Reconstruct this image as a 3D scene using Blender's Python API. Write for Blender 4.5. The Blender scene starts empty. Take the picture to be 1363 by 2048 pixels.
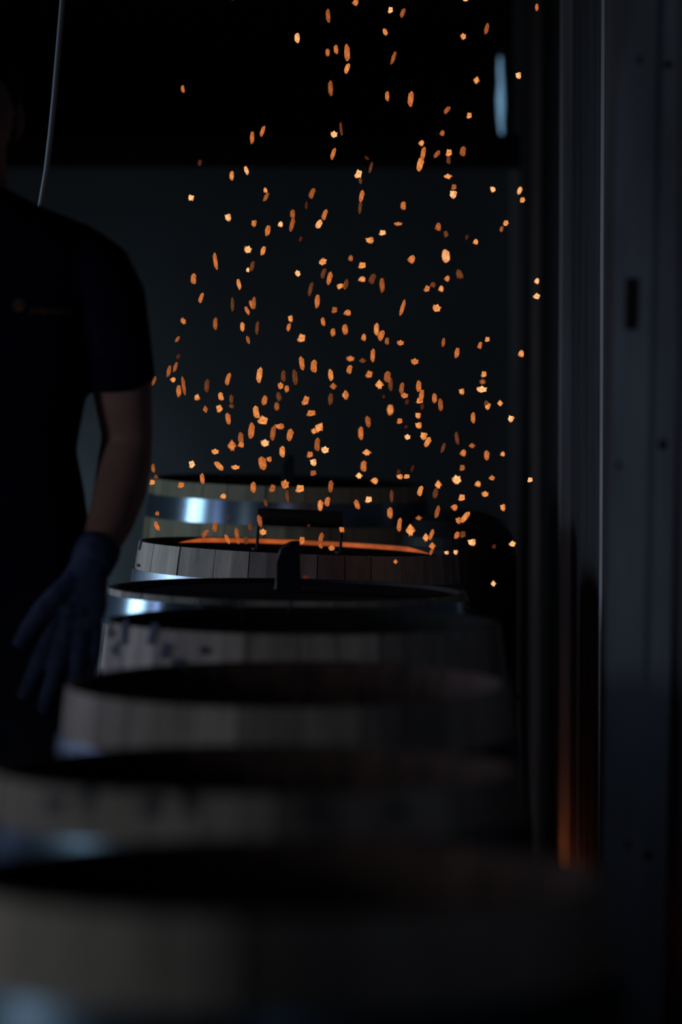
import bpy, bmesh, math, random
from mathutils import Vector, Matrix
from mathutils.bvhtree import BVHTree

scene = bpy.context.scene
COL = scene.collection
random.seed(11)

# ------------------------------------------------------------------ camera
F_PX = 7025.0                      # long portrait lens, 1363 x 2048 frame
CAM_Z = 1.40
PITCH = math.atan(404.0 / F_PX)
cam_data = bpy.data.cameras.new('camera')
cam_data.sensor_fit = 'VERTICAL'
cam_data.sensor_height = 36.0
cam_data.lens = F_PX / 2048.0 * 36.0
cam_data.clip_start = 0.05
cam_data.clip_end = 60.0
cam_data.dof.use_dof = True
cam_data.dof.focus_distance = 6.3
cam_data.dof.aperture_fstop = 2.0
cam = bpy.data.objects.new('camera', cam_data)
cam.location = (0, 0, CAM_Z)
cam.rotation_euler = (math.pi / 2 - PITCH, 0, 0)
COL.objects.link(cam)
scene.camera = cam

# ------------------------------------------------------------------ colour management
scene.view_settings.view_transform = 'Standard'
scene.view_settings.look = 'None'
scene.view_settings.gamma = 1.0
scene.view_settings.use_curve_mapping = False
scene.view_settings.exposure = 0.0

# ------------------------------------------------------------------ sky: overcast daylight, seen only through the gap in the wall
world = bpy.data.worlds.new('world')
scene.world = world
world.use_nodes = True
world.node_tree.nodes['Background'].inputs[0].default_value = (0.33, 0.66, 1.0, 1)
world.node_tree.nodes['Background'].inputs[1].default_value = 0.5

# ------------------------------------------------------------------ lights
def area(name, loc, aim, sx, sy, power, color, spread=180):
    d = bpy.data.lights.new(name, 'AREA')
    d.shape = 'RECTANGLE'; d.size = sx; d.size_y = sy
    d.energy = power; d.color = color; d.spread = math.radians(spread)
    o = bpy.data.objects.new(name, d)
    o.location = loc
    o.rotation_euler = (Vector(aim) - Vector(loc)).to_track_quat('-Z', 'Y').to_euler()
    COL.objects.link(o)
    return o

def point(name, loc, power, color, radius):
    d = bpy.data.lights.new(name, 'POINT')
    d.energy = power; d.color = color; d.shadow_soft_size = radius
    o = bpy.data.objects.new(name, d); o.location = loc
    COL.objects.link(o)
    return o
# (y, z, width, height) of the windows on the left wall
WINDOWS = [(2.8, 1.25, 0.5, 0.6), (5.4, 1.3, 0.5, 0.8), (6.6, 1.3, 0.8, 0.8)]
DAY = (0.80, 0.90, 1.0)
area('daylight', (-2.92, 2.8, 1.25), (0, 2.8, 1.0), 0.5, 0.6, 9, DAY, 160)
area('daylight', (-2.92, 5.4, 1.3), (0, 5.2, 0.9), 0.5, 0.8, 2.4, (0.54, 0.60, 1.0), 84)
area('daylight', (-2.92, 6.6, 1.3), (0, 6.2, 0.75), 0.8, 0.8, 5.5, (0.60, 0.82, 1.0), 72)
area('daylight', (0.00, -1.53, 1.75), (0.42, 4.9, 1.15), 0.2, 0.38, 0.11, (0.58, 0.72, 1.0), 16)  # added blue fill for the right side, from behind the camera
area('wall_fill', (-1.25, 9.08, 0.2), (-0.85, 9.3, 0.75), 0.3, 0.2, 1.5, (0.60, 0.82, 1.0), 80)  # added lamp near the floor, brightens the back wall's lower left
point('warm_fill', (0.40, 7.06, 0.17), 0.5, (1.0, 0.24, 0.06), 0.02)  # added lamp for the warm tint low on the posts

# ------------------------------------------------------------------ materials
def mat(name, color, rough=0.7, metal=0.0, var=0.0, scale=8.0, stretch=(1, 1, 1), bump=0.0, rnd=0.0, spec=0.3):
    m = bpy.data.materials.new(name); m.use_nodes = True
    nt = m.node_tree; N = nt.nodes; L = nt.links
    p = N['Principled BSDF']
    p.inputs['Roughness'].default_value = rough
    p.inputs['Metallic'].default_value = metal
    p.inputs['Specular IOR Level'].default_value = spec
    tc = N.new('ShaderNodeTexCoord'); mp = N.new('ShaderNodeMapping')
    mp.inputs['Scale'].default_value = stretch
    nz = N.new('ShaderNodeTexNoise'); nz.inputs['Scale'].default_value = scale
    nz.inputs['Detail'].default_value = 4.0
    L.new(tc.outputs['Object'], mp.inputs[0]); L.new(mp.outputs[0], nz.inputs['Vector'])
    rp = N.new('ShaderNodeValToRGB')
    c = Vector(color)
    a = c * (1 - var); b = c * (1 + var)
    rp.color_ramp.elements[0].position = 0.3; rp.color_ramp.elements[0].color = (*a, 1)
    rp.color_ramp.elements[1].position = 0.7; rp.color_ramp.elements[1].color = (*b, 1)
    L.new(nz.outputs['Fac'], rp.inputs[0])
    out = rp.outputs[0]
    if rnd:
        oi = N.new('ShaderNodeObjectInfo'); mr = N.new('ShaderNodeMapRange')
        mr.inputs['To Min'].default_value = 1 - rnd; mr.inputs['To Max'].default_value = 1 + rnd * 0.5
        L.new(oi.outputs['Random'], mr.inputs['Value'])
        hs = N.new('ShaderNodeHueSaturation')
        L.new(mr.outputs[0], hs.inputs['Value']); L.new(out, hs.inputs['Color'])
        out = hs.outputs[0]
    L.new(out, p.inputs['Base Color'])
    if bump:
        bp = N.new('ShaderNodeBump'); bp.inputs['Strength'].default_value = bump
        bp.inputs['Distance'].default_value = 0.002
        L.new(nz.outputs['Fac'], bp.inputs['Height']); L.new(bp.outputs[0], p.inputs['Normal'])
    return m

def glow(name, color, strength, scale=0, lo=0.4):
    m = bpy.data.materials.new(name); m.use_nodes = True
    nt = m.node_tree; N = nt.nodes; L = nt.links
    p = N['Principled BSDF']
    p.inputs['Base Color'].default_value = (0.01, 0.008, 0.007, 1)
    p.inputs['Roughness'].default_value = 0.9
    p.inputs['Emission Color'].default_value = (*color, 1)
    p.inputs['Emission Strength'].default_value = strength
    if scale:
        tc = N.new('ShaderNodeTexCoord')
        nz = N.new('ShaderNodeTexNoise'); nz.inputs['Scale'].default_value = scale
        nz.inputs['Detail'].default_value = 3.0
        mr = N.new('ShaderNodeMapRange')
        mr.inputs['From Min'].default_value = 0.3; mr.inputs['From Max'].default_value = 0.7
        mr.inputs['To Min'].default_value = strength * lo; mr.inputs['To Max'].default_value = strength * 1.5
        L.new(tc.outputs['Object'], nz.inputs['Vector'])
        L.new(nz.outputs['Fac'], mr.inputs['Value']); L.new(mr.outputs[0], p.inputs['Emission Strength'])
    return m

M = {}
M['oak_grey'] = mat('oak_grey', (0.36, 0.305, 0.26), 0.75, var=0.22, scale=9, stretch=(6, 6, 1), bump=0.3, rnd=0.42)
M['oak_pale'] = mat('oak_pale', (0.36, 0.32, 0.22), 0.75, var=0.15, scale=9, stretch=(6, 6, 1), bump=0.3, rnd=0.22)
M['char'] = mat('char', (0.014, 0.012, 0.012), 0.85, var=0.4, scale=30, bump=0.6)
M['toasted'] = mat('toasted', (0.075, 0.04, 0.032), 0.85, var=0.45, scale=14, stretch=(5, 5, 1), bump=0.4, rnd=0.4)
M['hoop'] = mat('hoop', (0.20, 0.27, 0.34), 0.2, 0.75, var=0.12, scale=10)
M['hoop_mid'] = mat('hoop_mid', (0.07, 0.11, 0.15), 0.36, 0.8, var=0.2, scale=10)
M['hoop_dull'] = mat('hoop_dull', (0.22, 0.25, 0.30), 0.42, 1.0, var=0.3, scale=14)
M['rivet'] = mat('rivet', (0.2, 0.22, 0.25), 0.4, 1.0)
M['black_iron'] = mat('black_iron', (0.012, 0.012, 0.014), 0.6, 0.0, var=0.3, scale=12)
M['lid_iron'] = mat('lid_iron', (0.007, 0.009, 0.016), 0.95, 0.0, var=0.4, scale=9, spec=0.03)
M['ink'] = mat('ink', (0.025, 0.03, 0.06), 0.7)
M['plaster'] = mat('plaster', (0.11, 0.125, 0.135), 0.9, var=0.22, scale=1.6, bump=0.2)
M['dark_wall'] = mat('dark_wall', (0.010, 0.010, 0.014), 0.8, var=0.3, scale=3)
M['concrete_floor'] = mat('concrete_floor', (0.09, 0.09, 0.09), 0.85, var=0.3, scale=3, bump=0.3)
M['post_steel'] = mat('post_steel', (0.26, 0.255, 0.26), 0.55, 0.0, var=0.4, scale=3, stretch=(7, 7, 0.6), bump=0.2)
M['sheet'] = mat('sheet', (0.030, 0.028, 0.032), 0.7, 0.0, var=0.4, scale=4, stretch=(5, 5, 0.5))
M['upright_steel'] = mat('upright_steel', (0.19, 0.20, 0.23), 0.5, 0.0, var=0.3, scale=4, stretch=(4, 4, 0.8), bump=0.1)
M['cable'] = mat('cable', (0.26, 0.275, 0.30), 0.5, var=0.1)
M['cloth_navy'] = mat('cloth_navy', (0.010, 0.010, 0.034), 0.95, var=0.2, scale=40, bump=0.3, spec=0.1)
M['cloth_trouser'] = mat('cloth_trouser', (0.009, 0.010, 0.020), 0.95, var=0.2, scale=30, bump=0.3, spec=0.1)
M['skin'] = mat('skin', (0.50, 0.26, 0.23), 0.6, var=0.08, scale=20)
M['hair'] = mat('hair', (0.008, 0.006, 0.005), 0.7, var=0.3, scale=60, bump=0.8)
M['glove'] = mat('glove', (0.045, 0.06, 0.12), 0.8, var=0.25, scale=60, bump=0.5)
M['glove_palm'] = mat('glove_palm', (0.03, 0.04, 0.06), 0.7, var=0.2, scale=60)
M['boot'] = mat('boot', (0.01, 0.009, 0.009), 0.6)
M['print'] = mat('print', (0.42, 0.20, 0.11), 0.7)
M['frame'] = mat('frame', (0.05, 0.05, 0.055), 0.6)
M['pane'] = mat('pane', (0.3, 0.35, 0.4), 0.3)
M['eye'] = mat('eye', (0.4, 0.4, 0.4), 0.3)
M['firelit_rim'] = glow('firelit_rim', (1.0, 0.20, 0.045), 0.36, 26, 0.6)  # firelight on the rim staves, put in as emission
M['added_coals'] = glow('added_coals', (1.0, 0.22, 0.04), 1.2, 40, 0.1)  # made-up embers to go with the warm lamp by the posts

# ------------------------------------------------------------------ helpers
def link(name, me, m=None, parent=None, smooth=False):
    if m is not None:
        for k in (m if isinstance(m, (list, tuple)) else [m]):
            me.materials.append(k)
    if smooth:
        for p in me.polygons: p.use_smooth = True
    o = bpy.data.objects.new(name, me)
    COL.objects.link(o)
    if parent: o.parent = parent
    return o

def obj(name, bm, m, parent=None, smooth=False):
    me = bpy.data.meshes.new(name)
    bmesh.ops.recalc_face_normals(bm, faces=bm.faces[:])
    bm.to_mesh(me); bm.free()
    return link(name, me, m, parent, smooth)

def thing(name, label, cat, loc=(0, 0, 0), group=None):
    o = bpy.data.objects.new(name, None)
    o.empty_display_size = 0.05
    o.location = loc; COL.objects.link(o)
    o['label'] = label; o['category'] = cat
    if group: o['group'] = group
    return o

def structure(o):
    o['kind'] = 'structure'
    return o

def add_box(bm, x0, x1, y0, y1, z0, z1, bev=0.0):
    r = bmesh.ops.create_cube(bm, size=1.0)
    for v in r['verts']:
        v.co = Vector(((x0 + x1) / 2 + v.co.x * (x1 - x0), (y0 + y1) / 2 + v.co.y * (y1 - y0), (z0 + z1) / 2 + v.co.z * (z1 - z0)))
    if bev:
        es = list({e for v in r['verts'] for e in v.link_edges})
        bmesh.ops.bevel(bm, geom=es, offset=bev, segments=1, affect='EDGES')
    return bm

def box(x0, x1, y0, y1, z0, z1, bev=0.0):
    return add_box(bmesh.new(), x0, x1, y0, y1, z0, z1, bev)

def add_tube(bm, pts, rad, segs=12, flat=None, wide=None):
    """closed tube through pts; rad a list of radii or of (wide, thick) pairs; flat = preferred width direction"""
    pts = [Vector(p) for p in pts]; n = len(pts)
    rad = [r if isinstance(r, (tuple, list)) else (r, r) for r in (rad if isinstance(rad, (list, tuple)) else [rad] * n)]
    rings = []; prev = None
    for i, p in enumerate(pts):
        t = (pts[min(i + 1, n - 1)] - pts[max(i - 1, 0)]).normalized()
        if wide is not None: w = Vector(wide)
        elif prev is None: w = Vector((1, 0, 0)) if abs(t.x) < 0.8 else Vector((0, 1, 0))
        else: w = prev
        w = (w - t * w.dot(t)).normalized(); prev = w
        b = t.cross(w).normalized()
        rings.append([bm.verts.new(p + w * (rad[i][0] * math.cos(a)) + b * (rad[i][1] * math.sin(a)))
                      for a in [2 * math.pi * k / segs for k in range(segs)]])
    for i in range(n - 1):
        for k in range(segs):
            j = (k + 1) % segs
            bm.faces.new((rings[i][k], rings[i][j], rings[i + 1][j], rings[i + 1][k]))
    bm.faces.new(rings[0][::-1]); bm.faces.new(rings[-1])
    return bm

def add_lathe(bm, prof, segs=48, a0=0.0, a1=2 * math.pi, c=(0, 0)):
    """prof: closed list of (r, z)"""
    full = abs(a1 - a0 - 2 * math.pi) < 1e-6
    cnt = segs if full else segs + 1
    rings = []
    for k in range(cnt):
        a = a0 + (a1 - a0) * k / segs
        rings.append([bm.verts.new((c[0] + r * math.cos(a), c[1] + r * math.sin(a), z)) for r, z in prof])
    m = len(prof)
    for k in range(segs):
        A = rings[k]; B = rings[(k + 1) % cnt]
        for i in range(m):
            j = (i + 1) % m
            bm.faces.new((A[i], B[i], B[j], A[j]))
    if not full:
        bm.faces.new(rings[0]); bm.faces.new(rings[-1][::-1])
    return bm

def add_ball(bm, c, r, u=16, v=10):
    res = bmesh.ops.create_uvsphere(bm, u_segments=u, v_segments=v, radius=1.0)
    r = r if isinstance(r, (tuple, list)) else (r, r, r)
    for q in res['verts']:
        q.co = Vector((c[0] + q.co.x * r[0], c[1] + q.co.y * r[1], c[2] + q.co.z * r[2]))

def fused(name, bm, voxel, m, parent, it=6):
    """overlapping closed pieces melted into one continuous surface"""
    bmesh.ops.recalc_face_normals(bm, faces=bm.faces[:])
    me = bpy.data.meshes.new(name + '_raw'); bm.to_mesh(me); bm.free()
    o = bpy.data.objects.new(name + '_raw', me); COL.objects.link(o)
    r = o.modifiers.new('r', 'REMESH'); r.mode = 'VOXEL'; r.voxel_size = voxel
    s = o.modifiers.new('s', 'SMOOTH'); s.factor = 0.5; s.iterations = it
    dg = bpy.context.evaluated_depsgraph_get()
    me2 = bpy.data.meshes.new_from_object(o.evaluated_get(dg))
    me2.name = name
    bpy.data.objects.remove(o); bpy.data.meshes.remove(me)
    me2.materials.clear()
    return link(name, me2, m, parent, True)

def at(px, py, Y):
    """world point at distance Y that the photograph shows at pixel (px, py)"""
    a = (px - 681.5) / F_PX; b = -(py - 1024) / F_PX
    dy = math.cos(PITCH) + b * math.sin(PITCH); dz = -math.sin(PITCH) + b * math.cos(PITCH)
    t = Y / dy
    return Vector((a * t, Y, CAM_Z + dz * t))

# ------------------------------------------------------------------ the room
X0, X1, Y0, Y1, ZC = -3.0, 0.475, -1.6, 9.3, 3.0
structure(obj('floor', box(X0 - .2, X1 + .2, Y0 - .2, Y1 + .2, -0.2, 0), M['concrete_floor']))
structure(obj('ceiling', box(X0 - .2, X1 + .2, Y0 - .2, Y1 + .2, ZC, ZC + 0.2), M['dark_wall']))
structure(obj('wall_left', box(X0 - .2, X0, Y0 - .2, Y1 + .2, 0, ZC), M['dark_wall']))
structure(obj('wall_right', box(X1, X1 + .2, Y0 - .2, Y1 + .2, 0, ZC), M['sheet']))
structure(obj('wall_front', box(X0, X1, Y0 - .2, Y0, 0, ZC), M['dark_wall']))
# back wall: pale lower wall, darker upper part standing a little proud of it, an uneven gap letting daylight in
ZE = at(90, 326, Y1).z
wb = structure(obj('wall_back', box(X0, X1, Y1, Y1 + .2, 0, ZE + .05), M['plaster']))
bm = bmesh.new()
gL = [at(998, 100, Y1 - .06), at(996, 140, Y1 - .06), at(997, 165, Y1 - .06), at(994, 200, Y1 - .06), at(996, 235, Y1 - .06), at(1000, 268, Y1 - .06)]
gR = [at(1010, 100, Y1 - .06), at(1012, 140, Y1 - .06), at(1014, 165, Y1 - .06), at(1015, 200, Y1 - .06), at(1013, 235, Y1 - .06), at(1014, 268, Y1 - .06)]
def prism(bm, poly, y0, y1):
    a = [bm.verts.new((x, y0, z)) for x, z in poly]; b = [bm.verts.new((x, y1, z)) for x, z in poly]
    bm.faces.new(a); bm.faces.new(b[::-1])
    for i in range(len(a)):
        j = (i + 1) % len(a)
        bm.faces.new((a[i], b[i], b[j], a[j]))
up = 0.06
zt, zb = gL[0].z, gL[-1].z
prism(bm, [(X0, ZE), (X0, ZC)] + [(gL[0].x, ZC)] + [(p.x, p.z) for p in gL] + [(gL[-1].x, ZE)], Y1 - up, Y1 + .2)
prism(bm, [(X1, ZE), (X1, ZC)] + [(gL[0].x, ZC), (gL[0].x, zt)] + [(gR[0].x, zt)] + [(p.x, p.z) for p in gR[1:]] + [(gL[-1].x, zb), (gL[-1].x, ZE)], Y1 - up, Y1 + .2)
structure(obj('wall_back_upper', bm, M['dark_wall']))
structure(obj('trim_1', box(X0, X1, Y1 - .10, Y1 - .061, ZE - 0.02, ZE + 0.07, 0.004), M['dark_wall']))

# steel posts standing proud of the right wall, sheets between them
wr = bpy.data.objects['wall_right']
py = [9.22, 8.28, 7.17, 6.03]
for k, y in enumerate(py):
    bm = bmesh.new()
    add_box(bm, 0.449, X1 - .001, y, y + 0.006, 0, ZC)
    add_box(bm, 0.449, 0.453, y + .006, y + 0.07, 0, ZC)
    add_box(bm, 0.453, X1 - .001, y + .064, y + 0.07, 0, ZC)
    obj('steel_post', bm, M['post_steel'], wr)
for a, b in ((8.36, 9.21), (7.25, 8.27), (6.11, 7.16), (5.0, 6.02), (3.8, 4.99), (2.6, 3.79)):
    n = 6; bm = bmesh.new()
    for k in range(n):
        y = a + (b - a) * k / n
        add_box(bm, X1 - .007, X1 - .0005, y + .004, y + (b - a) / n - .012, 0.02, ZC - .01, 0.002)
    o = obj('metal_sheet', bm, M['sheet'], wr)

# windows high on the left wall (out of the frame), the daylight of the room
for y, z, w, h in WINDOWS:
    n = 'window_%d' % (1 + WINDOWS.index((y, z, w, h)))
    fr = bmesh.new()
    add_box(fr, X0, X0 + .06, y - w/2 - .06, y + w/2 + .06, z + h/2, z + h/2 + .06)
    add_box(fr, X0, X0 + .06, y - w/2 - .06, y + w/2 + .06, z - h/2 - .06, z - h/2)
    add_box(fr, X0, X0 + .06, y - w/2 - .06, y - w/2, z - h/2, z + h/2)
    add_box(fr, X0, X0 + .06, y + w/2, y + w/2 + .06, z - h/2, z + h/2)
    w_ = structure(obj(n, fr, M['frame']))
    obj('pane', box(X0 + .005, X0 + .015, y - w/2, y + w/2, z - h/2, z + h/2), M['pane'], w_)

# added window frame around the unseen blue fill behind the camera
fr = bmesh.new()
for a in ((-.36, -.30, 1.5, 2.0), (.10, .16, 1.5, 2.0), (-.30, .10, 1.5, 1.56), (-.30, .10, 1.94, 2.0)): add_box(fr, a[0], a[1], Y0, Y0 + .05, a[2], a[3])
w_ = structure(obj('window_4', fr, M['frame'])); obj('pane', box(-.30, .10, Y0 + .005, Y0 + .015, 1.56, 1.94), M['pane'], w_)

# ------------------------------------------------------------------ rack upright: folded perforated steel
UY = 4.9
s = UY / F_PX
xa, xb, xc = at(1214, 1024, UY).x, at(1290, 1024, UY).x, at(1345, 1024, UY).x
ru = thing('rack_upright', 'tall perforated grey steel rack upright with one slot and bolt holes, nearest the right edge', 'steel post', ((xa + xc) / 2, UY, 0))
def plate_with_holes(x0, x1, z0, z1, y, holes, thick):
    """flat plate, holes = (x, z, half width, half height, round)"""
    holes = sorted(holes, key=lambda h: h[1]); bm = bmesh.new(); z = z0
    def quad(a, b, c, d):
        bm.faces.new([bm.verts.new((p[0], y, p[1])) for p in (a, b, c, d)])
    for (hx, hz, hw, hh, rnd) in holes:
        zb, ztp = hz - hh * 1.4, hz + hh * 1.4
        quad((x0, z), (x1, z), (x1, zb), (x0, zb))
        n = 20
        inner, outer = [], []
        for k in range(n):
            a = 2 * math.pi * (k + .5) / n
            ca, sa = math.cos(a), math.sin(a)
            if rnd: inner.append((hx + hw * ca, hz + hh * sa))
            else:
                e = 0.22
                inner.append((hx + hw * math.copysign(abs(ca) ** e, ca), hz + hh * math.copysign(abs(sa) ** e, sa)))
            q = max(abs(ca), abs(sa)); u, v = ca / q, sa / q
            outer.append((hx + (u * (x1 - hx) if u > 0 else u * (hx - x0)), hz + v * hh * 1.4))
        for k in range(n):
            j = (k + 1) % n
            quad(outer[k], outer[j], inner[j], inner[k])
        for cx, cz in ((x0, zb), (x1, zb), (x0, ztp), (x1, ztp)):
            near = sorted(outer, key=lambda p: (p[0] - cx) ** 2 / (x1 - x0) ** 2 + (p[1] - cz) ** 2 / (hh * 2.8) ** 2)[:2]
            bm.faces.new([bm.verts.new((p[0], y, p[1])) for p in (near[0], (cx, cz), near[1])])
        z = ztp
    quad((x0, z), (x1, z), (x1, z1), (x0, z1))
    bmesh.ops.remove_doubles(bm, verts=bm.verts[:], dist=1e-5)
    bmesh.ops.recalc_face_normals(bm, faces=bm.faces[:])
    ext = bmesh.ops.extrude_face_region(bm, geom=bm.faces[:])
    for v in ext['geom']:
        if isinstance(v, bmesh.types.BMVert): v.co.y += thick
    return bm
def H(px, py, hw, hh, rnd):
    p = at(px, py, UY); return (p.x, p.z, hw * s, hh * s, rnd)
f1 = plate_with_holes(xa, xb, 0, ZC, UY, [H(1254, 608, 14, 52, False), H(1232, 932, 4, 9, True), H(1262, 1690, 5, 8, True), H(1262, 120, 5, 8, True)], 0.003)
f2 = plate_with_holes(xb, xc, 0, ZC, UY + .006, [H(1321, 889, 9, 11, True), H(1304, 1712, 9, 10, True), H(1320, 128, 8, 9, True)], 0.003)
for nm, b_ in (('front_plate', f1), ('side_plate', f2)):
    o = obj(nm, b_, M['upright_steel'], ru); o.matrix_parent_inverse = Matrix.Translation(-ru.location)
b_ = bmesh.new()
add_box(b_, xa, xa + .003, UY + .0031, UY + .07, 0, ZC); add_box(b_, xc - .003, xc, UY + .0091, UY + .07, 0, ZC)
o = obj('flange', b_, M['sheet'], ru); o.matrix_parent_inverse = Matrix.Translation(-ru.location)
o = obj('back_plate', box(xa + .003, xc - .003, UY + .067, UY + .07, 0, ZC), M['sheet'], ru); o.matrix_parent_inverse = Matrix.Translation(-ru.location)

ru.rotation_euler.y = math.radians(0.9); ru.location.x -= 0.0157

# ------------------------------------------------------------------ barrels
R_HEAD, R_BILGE, THICK = 0.290, 0.322, 0.027
NST = 28
def radius(t):                      # t: 0 foot .. 1 rim
    return R_HEAD + (R_BILGE - R_HEAD) * (1 - (2 * t - 1) ** 2)

def barrel(label, px, py, Y, wpx, roll, pitch, wood, inside, hoop_drop, hoop_mat, seed, glow_arc=None, marks=None):
    rnd = random.Random(seed)
    top = at(px, py, Y); h = top.z
    sc = wpx * Y / F_PX / (2 * R_HEAD)
    root = thing('barrel', label, 'barrel', (top.x + h * math.sin(-roll), Y + h * math.sin(pitch) * 1.0, 0.0), 'upright barrels in a row')
    root.rotation_euler = (pitch, roll, 0)
    root.location.z = R_HEAD * sc * (abs(math.sin(roll)) + abs(math.sin(pitch))) * 0.8
    h = h / math.cos(roll) - root.location.z * 0.9
    # staves of uneven width
    ws = [rnd.uniform(0.75, 1.3) for _ in range(NST)]; tot = sum(ws); a = rnd.uniform(0, 1)
    NZ = 9
    for w in ws:
        da = 2 * math.pi * w / tot; j = rnd.uniform(-0.0012, 0.0012)
        bm = bmesh.new(); rings = []
        for i in range(NZ):
            t = i / (NZ - 1); r = radius(t) * sc + j; z = h * t
            gap = 0.0011 / r
            ri = r - THICK
            if i == NZ - 1: ri = r - THICK * 0.45          # chime bevelled on the inside
            elif i == NZ - 2:
                t = 1 - 0.035; z = h * t; r = radius(t) * sc + j; ri = r - THICK
            ao, ai = [], []
            for k in range(3):
                f = k / 2
                ao.append((r, a + gap + (da - 2 * gap) * f))
                ai.append((ri, a + gap * .3 + (da - .6 * gap) * f))
            rings.append([bm.verts.new((q * math.cos(u), q * math.sin(u), z)) for q, u in ao + ai[::-1]])
        for i in range(NZ - 1):
            for k in range(6):
                n = (k + 1) % 6
                fc = bm.faces.new((rings[i][k], rings[i][n], rings[i + 1][n], rings[i + 1][k]))
                if k >= 3 and k < 5: fc.material_index = 1
        bm.faces.new(rings[0][::-1]).material_index = 1
        bm.faces.new(rings[-1]).material_index = 1
        obj('stave', bm, [wood, inside], root)
        a += da
    # hoops: rim hoop, quarter hoop, bilge hoops and their mirror below
    def hoop(z0, hw, m):
        za, zb = z0 - hw, z0
        bm = bmesh.new(); e = 0.0016
        prof = [(radius(z / h) * sc + 0.0016, z) for z in (za, (za + zb) / 2, zb)] + [(radius(z / h) * sc + 0.0016 + e, z) for z in (zb, (za + zb) / 2, za)]
        add_lathe(bm, prof, 96)
        o = obj('hoop', bm, m, root)
        for p in o.data.polygons: p.use_smooth = True
        o.data.set_sharp_from_angle(angle=math.radians(30))
        bm = bmesh.new(); ar = rnd.uniform(0, 6.28)
        for q in (-.25, .25):
            zz = z0 - hw * (.5 + q); rr = radius(zz / h) * sc + 0.0036
            add_ball(bm, (rr * math.cos(ar), rr * math.sin(ar), zz), 0.0045, 8, 6)
        rv = obj('rivet', bm, M['rivet'], o)
    hoop(h - hoop_drop, 0.048, hoop_mat)
    hoop(h - 0.19 - hoop_drop * .3, 0.04, hoop_mat)
    hoop(h * 0.62 + .02, 0.04, M['hoop_dull']); hoop(h * 0.38 + .02, 0.04, M['hoop_dull'])
    hoop(0.23, 0.04, M['hoop_dull']); hoop(0.06, 0.045, M['hoop_dull'])
    # floor head closing the foot
    bm = bmesh.new(); rr = R_HEAD * sc - THICK + .004
    add_lathe(bm, [(0.001, .045), (rr, .045), (rr, .06), (0.001, .06)], 32)
    obj('barrel_head', bm, M['char'], root)
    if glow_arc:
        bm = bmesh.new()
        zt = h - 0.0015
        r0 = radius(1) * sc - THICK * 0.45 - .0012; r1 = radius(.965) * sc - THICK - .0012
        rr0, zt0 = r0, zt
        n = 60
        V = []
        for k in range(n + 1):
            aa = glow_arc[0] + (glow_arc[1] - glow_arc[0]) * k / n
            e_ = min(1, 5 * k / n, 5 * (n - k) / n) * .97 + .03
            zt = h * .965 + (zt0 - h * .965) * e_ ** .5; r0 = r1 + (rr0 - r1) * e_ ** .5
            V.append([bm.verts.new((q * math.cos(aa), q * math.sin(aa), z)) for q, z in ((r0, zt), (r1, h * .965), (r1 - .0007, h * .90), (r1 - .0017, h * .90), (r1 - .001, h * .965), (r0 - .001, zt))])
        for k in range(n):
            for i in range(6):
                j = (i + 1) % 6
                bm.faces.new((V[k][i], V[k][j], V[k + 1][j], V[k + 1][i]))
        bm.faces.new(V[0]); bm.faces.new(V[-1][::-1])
        o = obj('firelit_rim', bm, M['firelit_rim'], root); o['label'] = 'charred inner rim with orange firelight put in as glow'
    if marks:
        for (u, z0, du, dz, lean) in marks:           # small painted strokes following the staves
            bm = bmesh.new(); vs = []
            for a_, z_ in ((u, z0), (u + du, z0), (u + du + lean, z0 - dz), (u + lean, z0 - dz)):
                z_ = h - z_; aa = math.radians(a_); r = radius(z_ / h) * sc + 0.0016
                vs.append(((r) * math.cos(aa), (r) * math.sin(aa), z_))
            A = [bm.verts.new(v) for v in vs]
            B = [bm.verts.new((v[0] * 1.003, v[1] * 1.003, v[2])) for v in vs]
            bm.faces.new(A[::-1]); bm.faces.new(B)
            for i in range(4): bm.faces.new((A[i], A[(i + 1) % 4], B[(i + 1) % 4], B[i]))
            obj('paint_mark', bm, M['ink'], root)
    root['top'] = h; root['sc'] = sc
    return root

R = math.radians
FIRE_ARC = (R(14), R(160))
marks4 = [(-167, .022, 2.2, .022, 1), (-160, .02, 1.6, .012, -1), (-153, .026, 3.5, .030, -1), (-152, .016, 2.0, .026, 0), (-161, .040, 4.5, .006, 0), (-157, .046, 2.0, .022, .5),
          (-139, .022, 3.0, .030, 1.5), (-133, .040, 3.0, .022, 1), (-128, .048, 4.0, .010, 0), (-119, .030, 3.0, .010, 0)]
marks6 = [(-138, .024, 6, .014, 0), (-128, .020, 3, .022, 1), (-113, .022, 4, .018, 1), (-104, .020, 2.2, .020, 0), (-80, .024, 3, .014, 1), (-62, .026, 4, .012, 0)]
marks2 = [(-168, .016, 3, .022, 1), (-166, .046, 4, .005, 0)]
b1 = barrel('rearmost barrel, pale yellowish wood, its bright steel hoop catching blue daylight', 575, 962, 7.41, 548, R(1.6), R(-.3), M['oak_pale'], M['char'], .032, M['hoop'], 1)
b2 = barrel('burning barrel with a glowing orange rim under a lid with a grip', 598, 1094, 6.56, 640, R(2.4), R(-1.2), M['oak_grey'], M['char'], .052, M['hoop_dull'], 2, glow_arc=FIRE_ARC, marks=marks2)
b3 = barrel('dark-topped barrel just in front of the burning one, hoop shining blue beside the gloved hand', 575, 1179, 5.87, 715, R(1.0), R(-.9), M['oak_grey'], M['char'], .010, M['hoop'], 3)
b4 = barrel('open barrel beside the gloved hand, pale staves with dark painted marks', 607, 1241, 5.20, 785, R(0.4), R(-1.0), M['oak_grey'], M['char'], .076, M['hoop_dull'], 4, marks=marks4)
b5 = barrel('open barrel with plain pale grey staves, third from the nearest', 577, 1366, 4.53, 890, 0, 0, M['oak_grey'], M['toasted'], .062, M['hoop_dull'], 5)
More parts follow.
